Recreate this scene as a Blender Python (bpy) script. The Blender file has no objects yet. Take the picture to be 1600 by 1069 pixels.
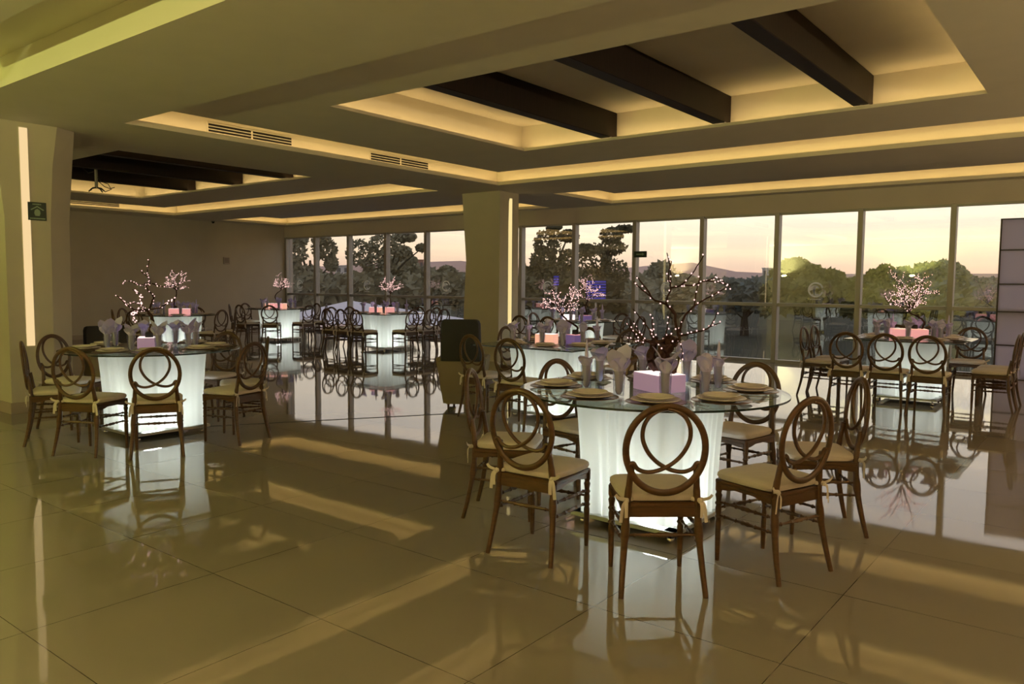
import bpy, math, random
from math import sin, cos, pi, radians as R
from mathutils import Vector, Matrix

S = bpy.context.scene
COL = S.collection
random.seed(7)

# ------------------------------------------------------------------ camera
CAM = Vector((0.0, 0.0, 1.46))
YAW, PITCH, ROLL = -0.6629, -0.0740, 0.0075
FPX = 1217.4
fwd = Vector((sin(YAW) * cos(PITCH), cos(YAW) * cos(PITCH), sin(PITCH)))
rt0 = fwd.cross(Vector((0, 0, 1))).normalized()
up0 = rt0.cross(fwd)
rt = rt0 * cos(ROLL) + up0 * sin(ROLL)
upv = -rt0 * sin(ROLL) + up0 * cos(ROLL)
cd = bpy.data.cameras.new('camera')
cam = bpy.data.objects.new('camera', cd)
COL.objects.link(cam)
m = Matrix((rt, upv, -fwd)).transposed().to_4x4()
m.translation = CAM
cam.matrix_world = m
cd.sensor_width = 36.0
cd.lens = FPX / 1600 * 36
cd.clip_end = 3000
cd.clip_start = 0.05
S.camera = cam


def proj(P):
    v = Vector(P) - CAM
    d = v.dot(fwd)
    return 800 + FPX * v.dot(rt) / d, 534.5 - FPX * v.dot(upv) / d


# ------------------------------------------------------------------ colour management
S.view_settings.view_transform = 'Standard'
S.view_settings.look = 'None'
S.view_settings.gamma = 1
S.view_settings.exposure = 0.75
S.view_settings.use_curve_mapping = False
S.cycles.max_bounces = 10
S.cycles.diffuse_bounces = 5
S.cycles.glossy_bounces = 5
S.cycles.transmission_bounces = 8
S.cycles.transparent_max_bounces = 16
S.cycles.sample_clamp_indirect = 4.0
S.cycles.caustics_reflective = False
S.cycles.caustics_refractive = False

# ------------------------------------------------------------------ world: dusk sky with thin streaky clouds
W = bpy.data.worlds.new('dusk_sky')
S.world = W
W.use_nodes = True
nt = W.node_tree
nt.nodes.clear()
out = nt.nodes.new('ShaderNodeOutputWorld')
bg = nt.nodes.new('ShaderNodeBackground')
tc = nt.nodes.new('ShaderNodeTexCoord')
sep = nt.nodes.new('ShaderNodeSeparateXYZ')
ramp = nt.nodes.new('ShaderNodeValToRGB')
nt.links.new(tc.outputs['Generated'], sep.inputs[0])
nt.links.new(sep.outputs['Z'], ramp.inputs[0])
el = ramp.color_ramp.elements
el[0].position = 0.0
el[0].color = (0.72, 0.45, 0.35, 1)
el[1].position = 0.018
el[1].color = (0.84, 0.57, 0.42, 1)
for p, c in [(0.045, (0.93, 0.74, 0.53, 1)), (0.085, (0.97, 0.85, 0.67, 1)), (0.2, (0.90, 0.82, 0.74, 1)),
             (0.45, (0.50, 0.47, 0.50, 1)), (1.0, (0.30, 0.33, 0.42, 1))]:
    e = el.new(p)
    e.color = c
mp = nt.nodes.new('ShaderNodeMapping')
mp.inputs['Scale'].default_value = (1.6, 1.6, 26)
nz = nt.nodes.new('ShaderNodeTexNoise')
nz.inputs['Scale'].default_value = 2.2
nz.inputs['Detail'].default_value = 6
cr = nt.nodes.new('ShaderNodeValToRGB')
cr.color_ramp.elements[0].position = 0.42
cr.color_ramp.elements[1].position = 0.72
cr.color_ramp.elements[0].color = (0.88, 0.90, 0.94, 1)
cr.color_ramp.elements[1].color = (1.10, 1.06, 1.02, 1)
mul = nt.nodes.new('ShaderNodeMixRGB')
mul.blend_type = 'MULTIPLY'
mul.inputs[0].default_value = 1
nt.links.new(tc.outputs['Generated'], mp.inputs[0])
nt.links.new(mp.outputs[0], nz.inputs['Vector'])
nt.links.new(nz.outputs['Fac'], cr.inputs[0])
nt.links.new(ramp.outputs[0], mul.inputs[1])
nt.links.new(cr.outputs[0], mul.inputs[2])
nt.links.new(mul.outputs[0], bg.inputs['Color'])
bg.inputs['Strength'].default_value = 1.15
nt.links.new(bg.outputs[0], out.inputs[0])

LED_WARM = (1.0, 0.67, 0.26)
LED_GREEN = (0.86, 0.95, 0.24)


def light(name, typ, loc, power, color, parent=None, **kw):
    d = bpy.data.lights.new(name, typ)
    d.energy = power
    d.color = color
    for k, v in kw.items():
        setattr(d, k, v)
    o = bpy.data.objects.new(name, d)
    COL.objects.link(o)
    o.location = loc
    if parent:
        o.parent = parent
    return o


def strip_light(x0, y0, x1, y1, z, per_m, color, w=0.03):
    """LED tape lying in a ceiling channel, shining upwards"""
    L = math.hypot(x1 - x0, y1 - y0)
    o = light('led_tape', 'AREA', ((x0 + x1) / 2, (y0 + y1) / 2, z), per_m * L, color, shape='RECTANGLE', size=L, size_y=w)
    o.rotation_euler = (pi, 0, -math.atan2(y1 - y0, x1 - x0))
    o.rotation_euler = (Matrix.Rotation(math.atan2(y1 - y0, x1 - x0), 3, 'Z') @ Matrix.Rotation(pi, 3, 'X')).to_euler()
    return o


# ------------------------------------------------------------------ materials
def mat(name, color=(0.5, 0.5, 0.5), rough=0.5, metal=0.0, spec=0.5, emit=None, es=0.0, alpha=None, coat=0.0):
    m = bpy.data.materials.new(name)
    m.use_nodes = True
    b = m.node_tree.nodes['Principled BSDF']
    b.inputs['Base Color'].default_value = (*color, 1)
    b.inputs['Roughness'].default_value = rough
    b.inputs['Metallic'].default_value = metal
    b.inputs['Specular IOR Level'].default_value = spec
    b.inputs['Coat Weight'].default_value = coat
    if emit:
        b.inputs['Emission Color'].default_value = (*emit, 1)
        b.inputs['Emission Strength'].default_value = es
    return m


def noisy(m, c1, c2, scale=8, detail=4, stretch=(1, 1, 1), bump=0.0):
    t = m.node_tree
    b = t.nodes['Principled BSDF']
    tcn = t.nodes.new('ShaderNodeTexCoord')
    mpn = t.nodes.new('ShaderNodeMapping')
    mpn.inputs['Scale'].default_value = stretch
    n = t.nodes.new('ShaderNodeTexNoise')
    n.inputs['Scale'].default_value = scale
    n.inputs['Detail'].default_value = detail
    r = t.nodes.new('ShaderNodeValToRGB')
    r.color_ramp.elements[0].position = 0.3
    r.color_ramp.elements[1].position = 0.7
    r.color_ramp.elements[0].color = (*c1, 1)
    r.color_ramp.elements[1].color = (*c2, 1)
    t.links.new(tcn.outputs['Object'], mpn.inputs[0])
    t.links.new(mpn.outputs[0], n.inputs['Vector'])
    t.links.new(n.outputs['Fac'], r.inputs[0])
    t.links.new(r.outputs[0], b.inputs['Base Color'])
    if bump:
        bp = t.nodes.new('ShaderNodeBump')
        bp.inputs['Strength'].default_value = bump
        bp.inputs['Distance'].default_value = 0.01
        t.links.new(n.outputs['Fac'], bp.inputs['Height'])
        t.links.new(bp.outputs[0], b.inputs['Normal'])
    return m


M = {}
M['plaster'] = noisy(mat('plaster', rough=0.75, spec=0.2), (0.58, 0.54, 0.45), (0.61, 0.565, 0.47), 3)
M['wallpaint'] = noisy(mat('wall_paint', rough=0.7, spec=0.2), (0.52, 0.47, 0.41), (0.55, 0.50, 0.435), 2)
M['ledge'] = mat('white_ledge', (0.75, 0.70, 0.58), 0.7, spec=0.2)
M['beam'] = noisy(mat('dark_beam_wood', rough=0.55, spec=0.25), (0.006, 0.003, 0.0025), (0.013, 0.006, 0.0045), 5, 6, (1, 12, 1), 0.1)
M['skirting'] = mat('stone_skirting', (0.38, 0.31, 0.26), 0.4)
M['black'] = mat('black_slot', (0.01, 0.008, 0.008), 0.6)
M['alu'] = mat('window_aluminium', (0.36, 0.345, 0.33), 0.45, 0.35)
M['wood'] = noisy(mat('walnut_brown_wood', rough=0.36, spec=0.45), (0.060, 0.027, 0.010), (0.098, 0.046, 0.017), 10, 5, (1, 1, 6))
M['cushion'] = noisy(mat('cream_cushion', rough=0.8, spec=0.2), (0.68, 0.61, 0.58), (0.74, 0.67, 0.64), 14, 4, bump=0.1)
M['ribbon'] = mat('cream_ribbon', (0.72, 0.66, 0.62), 0.8)
M['chrome'] = mat('chrome', (0.7, 0.7, 0.7), 0.15, 1.0)
M['steel'] = mat('brushed_steel', (0.5, 0.5, 0.48), 0.35, 0.9)
M['glassedge'] = mat('dark_green_glass_edge', (0.008, 0.025, 0.018), 0.1, spec=0.8)
M['charger'] = mat('bronze_charger', (0.16, 0.085, 0.045), 0.3, 0.3, coat=0.2)
M['china'] = mat('ivory_china', (0.84, 0.77, 0.80), 0.22, spec=0.6)
M['cutlery'] = mat('cutlery_steel', (0.7, 0.68, 0.62), 0.2, 1.0)
M['napkin'] = mat('white_lilac_napkin', (0.62, 0.60, 1.0), 0.8, spec=0.2)
M['bark'] = noisy(mat('dark_bark', rough=0.7, spec=0.2), (0.03, 0.013, 0.01), (0.06, 0.026, 0.018), 30, 3, bump=0.3)
M['trunk'] = noisy(mat('tree_trunk', rough=0.9, spec=0.1), (0.03, 0.027, 0.02), (0.055, 0.05, 0.04), 6, 3)
M['blackfab'] = mat('black_upholstery', (0.012, 0.012, 0.016), 0.65)
M['beigefab'] = mat('beige_upholstery', (0.22, 0.18, 0.11), 0.75)
M['signgreen'] = mat('dark_green_sign', (0.012, 0.035, 0.022), 0.4)
M['signlight'] = mat('sign_pale_marks', (0.30, 0.42, 0.30), 0.5)
M['logo'] = None
M['grout'] = mat('dark_joint', (0.015, 0.012, 0.008), 0.5)
M['tent'] = mat('white_canvas', (0.62, 0.62, 0.70), 0.7)
M['ground'] = noisy(mat('dark_grass_ground', rough=0.95, spec=0.05), (0.035, 0.04, 0.03), (0.055, 0.06, 0.045), 0.4)
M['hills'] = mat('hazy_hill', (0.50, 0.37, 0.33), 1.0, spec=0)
M['bldwhite'] = mat('pale_building', (0.42, 0.42, 0.44), 0.8)
M['bldred'] = mat('brick_red_building', (0.30, 0.17, 0.14), 0.8)
M['bldwin'] = mat('dark_building_windows', (0.05, 0.06, 0.08), 0.3)
M['plastic'] = mat('grey_plastic', (0.25, 0.24, 0.22), 0.5)


def emis(name, c, s, sampling=True):
    m = bpy.data.materials.new(name)
    m.use_nodes = True
    t = m.node_tree
    t.nodes.clear()
    o = t.nodes.new('ShaderNodeOutputMaterial')
    e = t.nodes.new('ShaderNodeEmission')
    e.inputs[0].default_value = (*c, 1)
    e.inputs[1].default_value = s
    t.links.new(e.outputs[0], o.inputs[0])
    if not sampling:
        m.cycles.emission_sampling = 'NONE'
    return m


M['led'] = emis('warm_led_diffuser', (1.0, 0.72, 0.36), 0.56)
M['led2'] = emis('amber_led_diffuser', (1.0, 0.78, 0.34), 0.58)
M['bulb'] = emis('pink_fairy_bulb', (1.0, 0.60, 0.54), 1.05, False)
M['blue'] = emis('blue_lit_screen', (0.05, 0.06, 0.75), 0.35, False)


def boxmat(name, c, s):
    m = mat(name, (c[0] * .55, c[1] * .75, c[2] * .8), 0.3, emit=c, es=s)
    m.cycles.emission_sampling = 'NONE'
    return m


M['lilac'] = boxmat('lilac_light_box', (0.72, 0.42, 0.62), 0.17)
M['lboxtop'] = boxmat('white_hot_light_box_top', (1.0, 0.80, 0.78), 0.75)
M['peach'] = boxmat('peach_light_box', (1.0, 0.48, 0.33), 0.5)
M['pink'] = boxmat('pink_light_box', (1.0, 0.42, 0.40), 0.42)
M['violet'] = boxmat('violet_light_box', (0.26, 0.16, 0.42), 0.2)


def leafmat(name, c1, c2):
    m = mat(name, c1, 0.9, spec=0.05)
    return noisy(m, c1, c2, 0.8, 2)


M['leaf'] = leafmat('grey_green_leaves', (0.17, 0.175, 0.125), (0.21, 0.21, 0.15))
M['leafdark'] = leafmat('dark_leaves', (0.065, 0.068, 0.045), (0.10, 0.10, 0.065))
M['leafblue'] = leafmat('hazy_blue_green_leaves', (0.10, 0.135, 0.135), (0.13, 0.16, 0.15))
M['leafolive'] = leafmat('olive_leaves', (0.10, 0.105, 0.05), (0.135, 0.135, 0.065))


def glass_pane(name, tint, f0, rough=0.0):
    """thin glass: clear transmission, mirror reflection rising towards grazing angles"""
    m = bpy.data.materials.new(name)
    m.use_nodes = True
    t = m.node_tree
    t.nodes.clear()
    o = t.nodes.new('ShaderNodeOutputMaterial')
    tr = t.nodes.new('ShaderNodeBsdfTransparent')
    tr.inputs[0].default_value = (*tint, 1)
    gl = t.nodes.new('ShaderNodeBsdfGlossy')
    gl.inputs['Roughness'].default_value = rough
    fr = t.nodes.new('ShaderNodeFresnel')
    ge = t.nodes.new('ShaderNodeNewGeometry')
    ii = t.nodes.new('ShaderNodeMix')
    ii.inputs['A'].default_value = f0
    ii.inputs['B'].default_value = 1 / f0
    t.links.new(ge.outputs['Backfacing'], ii.inputs['Factor'])
    t.links.new(ii.outputs['Result'], fr.inputs[0])
    mx = t.nodes.new('ShaderNodeMixShader')
    t.links.new(fr.outputs[0], mx.inputs[0])
    t.links.new(tr.outputs[0], mx.inputs[1])
    t.links.new(gl.outputs[0], mx.inputs[2])
    t.links.new(mx.outputs[0], o.inputs[0])
    return m


M['pane'] = glass_pane('window_glass', (0.98, 0.98, 0.96), 2.6)
M['paneT'] = glass_pane('film_tinted_window_glass', (0.92, 0.91, 0.89), 2.3)
M['tglass'] = glass_pane('table_top_glass', (0.85, 0.90, 0.86), 1.7)
M['drink'] = glass_pane('drinking_glass', (0.90, 0.91, 0.93), 1.6)


def sheer(name, col, tcol, fac):
    m = bpy.data.materials.new(name)
    m.use_nodes = True
    t = m.node_tree
    t.nodes.clear()
    o = t.nodes.new('ShaderNodeOutputMaterial')
    d = t.nodes.new('ShaderNodeBsdfDiffuse')
    d.inputs[0].default_value = (*col, 1)
    tr = t.nodes.new('ShaderNodeBsdfTranslucent')
    tr.inputs[0].default_value = (*tcol, 1)
    mx = t.nodes.new('ShaderNodeMixShader')
    mx.inputs[0].default_value = fac
    t.links.new(d.outputs[0], mx.inputs[1])
    t.links.new(tr.outputs[0], mx.inputs[2])
    t.links.new(mx.outputs[0], o.inputs[0])
    return m


M['skirt'] = sheer('sheer_white_cloth', (0.80, 0.80, 0.76), (0.88, 0.90, 0.85), 0.6)
M['logo'] = sheer('white_decal_film', (0.9, 0.9, 0.88), (0.9, 0.9, 0.86), 0.5)
M['acrylic'] = sheer('milky_acrylic', (0.5, 0.5, 0.5), (0.15, 0.16, 0.15), 0.2)
M['frost'] = sheer('frosted_screen_panel', (0.62, 0.58, 0.66), (0.80, 0.76, 0.86), 0.6)


def floor_material():
    m = mat('polished_porcelain_tiles', rough=0.035)
    t = m.node_tree
    b = t.nodes['Principled BSDF']
    tcn = t.nodes.new('ShaderNodeTexCoord')
    sx = t.nodes.new('ShaderNodeSeparateXYZ')
    t.links.new(tcn.outputs['Object'], sx.inputs[0])

    def line(axis, off, pitch):
        a = t.nodes.new('ShaderNodeMath'); a.operation = 'SUBTRACT'; a.inputs[1].default_value = off
        t.links.new(sx.outputs[axis], a.inputs[0])
        d = t.nodes.new('ShaderNodeMath'); d.operation = 'DIVIDE'; d.inputs[1].default_value = pitch
        t.links.new(a.outputs[0], d.inputs[0])
        f = t.nodes.new('ShaderNodeMath'); f.operation = 'FRACT'
        t.links.new(d.outputs[0], f.inputs[0])
        g = t.nodes.new('ShaderNodeMath'); g.operation = 'SUBTRACT'; g.inputs[1].default_value = 0.5
        t.links.new(f.outputs[0], g.inputs[0])
        h = t.nodes.new('ShaderNodeMath'); h.operation = 'ABSOLUTE'
        t.links.new(g.outputs[0], h.inputs[0])
        k = t.nodes.new('ShaderNodeMath'); k.operation = 'GREATER_THAN'; k.inputs[1].default_value = 0.5 - 0.0018 / pitch
        t.links.new(h.outputs[0], k.inputs[0])
        return k
    a = line('X', -0.97, 0.852)
    c = line('Y', 1.23, 0.86)
    mx = t.nodes.new('ShaderNodeMath'); mx.operation = 'MAXIMUM'
    t.links.new(a.outputs[0], mx.inputs[0]); t.links.new(c.outputs[0], mx.inputs[1])
    n = t.nodes.new('ShaderNodeTexNoise'); n.inputs['Scale'].default_value = 1.3
    t.links.new(tcn.outputs['Object'], n.inputs['Vector'])
    r = t.nodes.new('ShaderNodeValToRGB')
    r.color_ramp.elements[0].color = (0.27, 0.24, 0.205, 1)
    r.color_ramp.elements[1].color = (0.30, 0.265, 0.225, 1)
    t.links.new(n.outputs['Fac'], r.inputs[0])
    mc = t.nodes.new('ShaderNodeMixRGB')
    mc.inputs[2].default_value = (0.05, 0.035, 0.02, 1)
    t.links.new(mx.outputs[0], mc.inputs[0]); t.links.new(r.outputs[0], mc.inputs[1])
    t.links.new(mc.outputs[0], b.inputs['Base Color'])
    # the faint waviness of large polished tiles
    n2 = t.nodes.new('ShaderNodeTexNoise'); n2.inputs['Scale'].default_value = 2.4; n2.inputs['Detail'].default_value = 1
    t.links.new(tcn.outputs['Object'], n2.inputs['Vector'])
    bp = t.nodes.new('ShaderNodeBump'); bp.inputs['Strength'].default_value = 0.12; bp.inputs['Distance'].default_value = 0.004
    t.links.new(n2.outputs['Fac'], bp.inputs['Height'])
    t.links.new(bp.outputs[0], b.inputs['Normal'])
    b.inputs['IOR'].default_value = 1.6
    b.inputs['Specular IOR Level'].default_value = 0.5
    return m


M['floor'] = floor_material()


# ------------------------------------------------------------------ mesh helpers
class MB:
    def __init__(s):
        s.v, s.f, s.mi = [], [], []

    def add(s, vs, fs, mi=0):
        n = len(s.v)
        s.v += [tuple(p) for p in vs]
        s.f += [tuple(i + n for i in f) for f in fs]
        s.mi += [mi] * len(fs)
        return s

    def box(s, x0, x1, y0, y1, z0, z1, mi=0):
        v = [(x, y, z) for z in (z0, z1) for y in (y0, y1) for x in (x0, x1)]
        return s.add(v, [(0, 2, 3, 1), (4, 5, 7, 6), (0, 1, 5, 4), (2, 6, 7, 3), (0, 4, 6, 2), (1, 3, 7, 5)], mi)

    def rbox(s, x0, x1, y0, y1, z0, z1, b=0.01, mi=0):
        """box with chamfered vertical and horizontal edges"""
        b = min(b, (x1 - x0) / 2.01, (y1 - y0) / 2.01, (z1 - z0) / 2.01)
        rings = []
        for z, i in ((z0, b), (z0 + b, 0), (z1 - b, 0), (z1, b)):
            rings.append([(x0 + b, y0 + i, z), (x1 - b, y0 + i, z), (x1 - i, y0 + b, z), (x1 - i, y1 - b, z),
                          (x1 - b, y1 - i, z), (x0 + b, y1 - i, z), (x0 + i, y1 - b, z), (x0 + i, y0 + b, z)])
        return s.loft(rings, True, mi)

    def loft(s, rings, cap=True, mi=0, closed=True):
        n = len(rings[0])
        vs = [p for r in rings for p in r]
        fs = []
        for a in range(len(rings) - 1):
            for i in range(n if closed else n - 1):
                j = (i + 1) % n
                fs.append((a * n + i, a * n + j, (a + 1) * n + j, (a + 1) * n + i))
        if cap:
            fs.append(tuple(reversed(range(n))))
            fs.append(tuple(range((len(rings) - 1) * n, len(rings) * n)))
        return s.add(vs, fs, mi)

    def lathe(s, prof, c=(0, 0, 0), n=16, mi=0, cap=True):
        rings = [[(c[0] + r * cos(2 * pi * i / n), c[1] + r * sin(2 * pi * i / n), c[2] + z) for i in range(n)] for r, z in prof]
        return s.loft(rings, cap, mi)

    def tube(s, pts, rad, n=8, mi=0, closed=False, flat=None, cap=True):
        """sweep; rad number or list; flat = (radius a, radius b, normal) for an elliptic section"""
        P = [Vector(p) for p in pts]
        N = len(P)
        rings = []
        prev = None
        for i in range(N):
            if closed:
                t = (P[(i + 1) % N] - P[i - 1]).normalized()
            else:
                t = (P[min(i + 1, N - 1)] - P[max(i - 1, 0)]).normalized()
            if flat:
                u = Vector(flat[2]).normalized()
                w = t.cross(u).normalized()
                ra, rb = flat[0], flat[1]
            else:
                if prev is None:
                    prev = Vector((0, 0, 1)) if abs(t.z) < 0.9 else Vector((1, 0, 0))
                u = (prev - t * prev.dot(t))
                u = u.normalized() if u.length > 1e-6 else t.orthogonal().normalized()
                prev = u
                w = t.cross(u)
                r_ = rad[i] if isinstance(rad, (list, tuple)) else rad
                ra = rb = r_
            rings.append([tuple(P[i] + u * (ra * cos(2 * pi * k / n)) + w * (rb * sin(2 * pi * k / n))) for k in range(n)])
        if closed:
            rings.append(rings[0])
            return s.loft(rings, False, mi)
        return s.loft(rings, cap, mi)

    def ball(s, c, r, n=8, mi=0, sz=1.0):
        prof = [(max(r * sin(pi * k / (n // 2 + 1)), 1e-4), -r * sz * cos(pi * k / (n // 2 + 1))) for k in range(n // 2 + 2)]
        return s.lathe(prof, c, n, mi, False)

    def build(s, name, mats, parent=None, smooth=False, loc=None, weld=False):
        me = bpy.data.meshes.new(name)
        me.from_pydata(s.v, [], s.f)
        if not isinstance(mats, (list, tuple)):
            mats = [mats]
        for k in mats:
            me.materials.append(k)
        for p, i in zip(me.polygons, s.mi):
            p.material_index = i
            p.use_smooth = smooth
        me.update()
        o = bpy.data.objects.new(name, me)
        COL.objects.link(o)
        if smooth:
            try:
                me.set_sharp_from_angle(angle=R(40))
            except Exception:
                pass
        if parent:
            o.parent = parent
        if loc:
            o.location = loc
        return o


def tag(o, label=None, cat=None, group=None, kind=None):
    if label:
        o['label'] = label
    if cat:
        o['category'] = cat
    if group:
        o['group'] = group
    if kind:
        o['kind'] = kind
    return o


def struct(o, label=None):
    o['kind'] = 'structure'
    if label:
        o['label'] = label
    return o


def thing(name, label, cat, loc=(0, 0, 0), rz=0, group=None):
    o = bpy.data.objects.new(name, None)
    COL.objects.link(o)
    o.location = loc
    o.rotation_euler = (0, 0, rz)
    o.empty_display_size = 0.1
    return tag(o, label, cat, group)


CHILD = {}


def copy_tree(o, parent=None):
    c = o.copy()
    COL.objects.link(c)
    c.parent = parent
    for ch in KIDS(o):
        copy_tree(ch, c)
    return c


def KIDS(o):
    return [x for x in o.children]


# ------------------------------------------------------------------ room shell
XL, XR, YS, YN = -20.46, 4.6, -4.2, 14.75
ZC, ZP, ZT = 3.18, 3.30, 3.67      # outer soffit, hanging inner panels, deepest tray ceiling
HEAD, MID = 2.84, 1.11

struct(MB().box(XL, XR, YS, YN, -0.1, 0).build('floor', M['floor']), 'large polished cream porcelain tiles')
# outer soffit: full rectangle with the cove openings left out
LIP = {'cove_entry': (-8.7, 3.6, -3.6, 2.78), 'cove_main': (-8.67, 3.6, 4.2, 10.68), 'cove_window': (-8.6, 3.6, 12.25, 14.4),
       'cove_far': (-19.5, -10.1, 4.2, 10.68), 'cove_far_window': (-19.9, -10.2, 12.25, 14.4),
       }
CH = 0.17
xs = sorted({XL, XR} | {v for r in LIP.values() for v in r[:2]})
ys = sorted({YS, YN} | {v for r in LIP.values() for v in r[2:]})
mb = MB()
for i in range(len(xs) - 1):
    for j in range(len(ys) - 1):
        cx, cy = (xs[i] + xs[i + 1]) / 2, (ys[j] + ys[j + 1]) / 2
        if any(r[0] < cx < r[1] and r[2] < cy < r[3] for r in LIP.values()):
            continue
        mb.add([(xs[i], ys[j], ZC), (xs[i + 1], ys[j], ZC), (xs[i + 1], ys[j + 1], ZC), (xs[i], ys[j + 1], ZC)], [(0, 3, 2, 1)])
struct(mb.build('ceiling', M['plaster']), 'lowest plaster soffit running round the lit coves')
struct(MB().box(XL - .2, XR + .2, YS - .2, YN + .3, 3.80, 3.9).build('ceiling_slab', M['plaster']))


def rect_wall(mb, x0, x1, y0, y1, z0, z1):
    mb.add([(x0, y0, z0), (x1, y0, z0), (x1, y1, z0), (x0, y1, z0), (x0, y0, z1), (x1, y0, z1), (x1, y1, z1), (x0, y1, z1)],
           [(0, 1, 5, 4), (1, 2, 6, 5), (2, 3, 7, 6), (3, 0, 4, 7)])


def ring(mb, a, b, z):
    """flat ring between rect a (inner) and rect b (outer) at height z"""
    ax0, ax1, ay0, ay1 = a
    bx0, bx1, by0, by1 = b
    mb.add([(ax0, ay0, z), (ax1, ay0, z), (ax1, ay1, z), (ax0, ay1, z), (bx0, by0, z), (bx1, by0, z), (bx1, by1, z), (bx0, by1, z)],
           [(0, 1, 5, 4), (1, 2, 6, 5), (2, 3, 7, 6), (3, 0, 4, 7)])


def grow(r, d):
    return (r[0] - d, r[1] + d, r[2] - d, r[3] + d)


def cove(name, lip, inner, power, color, tray=None, trayp=0, sides='WESN', trayc=None, spow=1.0):
    # lit upstand and back wall of the cove
    mb = MB()
    rect_wall(mb, *lip, ZC, ZC + .06)
    ring(mb, lip, grow(lip, .012), ZC + .06)
    rect_wall(mb, *grow(lip, .012), ZC + .02, ZC + .06)
    o = grow(lip, CH)
    ring(mb, grow(lip, .012), o, ZC + .02)
    rect_wall(mb, *o, ZC + .02, 3.56)
    if tray is None:
        mb.add([(o[0], o[2], 3.56), (o[1], o[2], 3.56), (o[1], o[3], 3.56), (o[0], o[3], 3.56)], [(0, 1, 2, 3)])
    else:
        ring(mb, grow(tray, CH + .02), o, 3.56)
    struct(mb.build('ceiling_' + name, M['ledge']), 'back-lit recess round the hanging ceiling panel')
    # hanging inner panel
    mb = MB()
    if tray is None:
        mb.box(inner[0], inner[1], inner[2], inner[3], ZP, ZP + .05)
    else:
        ring(mb, tray, inner, ZP)
        rect_wall(mb, *inner, ZP, ZP + .05)
        ring(mb, grow(tray, CH + .02), inner, ZP + .05)
    struct(mb.build('ceiling_panel_' + name, M['plaster']))
    if tray is not None:
        mb = MB()
        rect_wall(mb, *tray, ZP, ZP + .035)
        ring(mb, tray, grow(tray, .012), ZP + .035)
        rect_wall(mb, *grow(tray, .012), ZP + .01, ZP + .035)
        o2 = grow(tray, CH)
        ring(mb, grow(tray, .012), o2, ZP + .01)
        rect_wall(mb, *o2, ZP + .01, ZT)
        mb.add([(o2[0], o2[2], ZT), (o2[1], o2[2], ZT), (o2[1], o2[3], ZT), (o2[0], o2[3], ZT)], [(0, 1, 2, 3)])
        struct(mb.build('ceiling_tray_' + name, M['plaster']), 'recessed tray crossed by dark beams')
        z = ZP + .014
        h = .06
        t = trayc or color
        strip_light(tray[0], tray[2] - h, tray[1], tray[2] - h, z, trayp, t)
        strip_light(tray[0], tray[3] + h, tray[1], tray[3] + h, z, trayp, t)
        strip_light(tray[0] - h, tray[2], tray[0] - h, tray[3], z, trayp, t)
        strip_light(tray[1] + h, tray[2], tray[1] + h, tray[3], z, trayp, t)
    z = ZC + .026
    h = .042
    if 'S' in sides:
        strip_light(lip[0], lip[2] - h, lip[1], lip[2] - h, z, power * spow, color)
    if 'N' in sides:
        strip_light(lip[0], lip[3] + h, lip[1], lip[3] + h, z, power, color)
    if 'W' in sides:
        strip_light(lip[0] - h, lip[2], lip[0] - h, lip[3], z, power, color)
    if 'E' in sides:
        strip_light(lip[1] + h, lip[2], lip[1] + h, lip[3], z, power, color)


PW = .66
cove('main', LIP['cove_main'], (-8.2, 3.1, 4.36, 10.1), PW, LED_WARM, (-6.62, -1.1, 5.36, 8.72), .9, spow=.3)
cove('far', LIP['cove_far'], (-18.9, -10.7, 4.36, 10.1), PW, LED_WARM, (-17.3, -11.25, 5.36, 8.70), .9)
cove('window', LIP['cove_window'], (-8.15, 3.1, 12.75, 13.75), PW, LED_WARM)
cove('far_window', LIP['cove_far_window'], (-19.2, -10.7, 12.75, 13.75), PW, LED_WARM)
cove('entry', LIP['cove_entry'], (-8.2, 3.1, -3.1, 2.25), .8, LED_GREEN, sides='WES')

# added fill downlights, out of view over the entry part of the hall
for k, (x, y, c, p) in enumerate([(-6.4, -1.6, LED_GREEN, 36), (-2.6, -2.4, (1.0, .74, .34), 28), (1.6, -2.0, (1.0, .70, .34), 22)]):
    mb = MB()
    mb.lathe([(0.09, 0), (0.11, -0.004), (0.11, -0.012), (0.085, -0.012), (0.08, -0.004)], n=24)
    lab = ['round downlight near the tapered column', 'round downlight over the hall entrance', 'round downlight beside the entrance wall'][k]
    o = tag(mb.build('ceiling_downlight', M['alu'], loc=(x, y, ZP)), lab, 'ceiling light', 'downlights over the entry')
    light('lamp', 'AREA', (0, 0, -0.02), p * .8, c, o, shape='DISK', size=0.15, spread=R(120))

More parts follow.
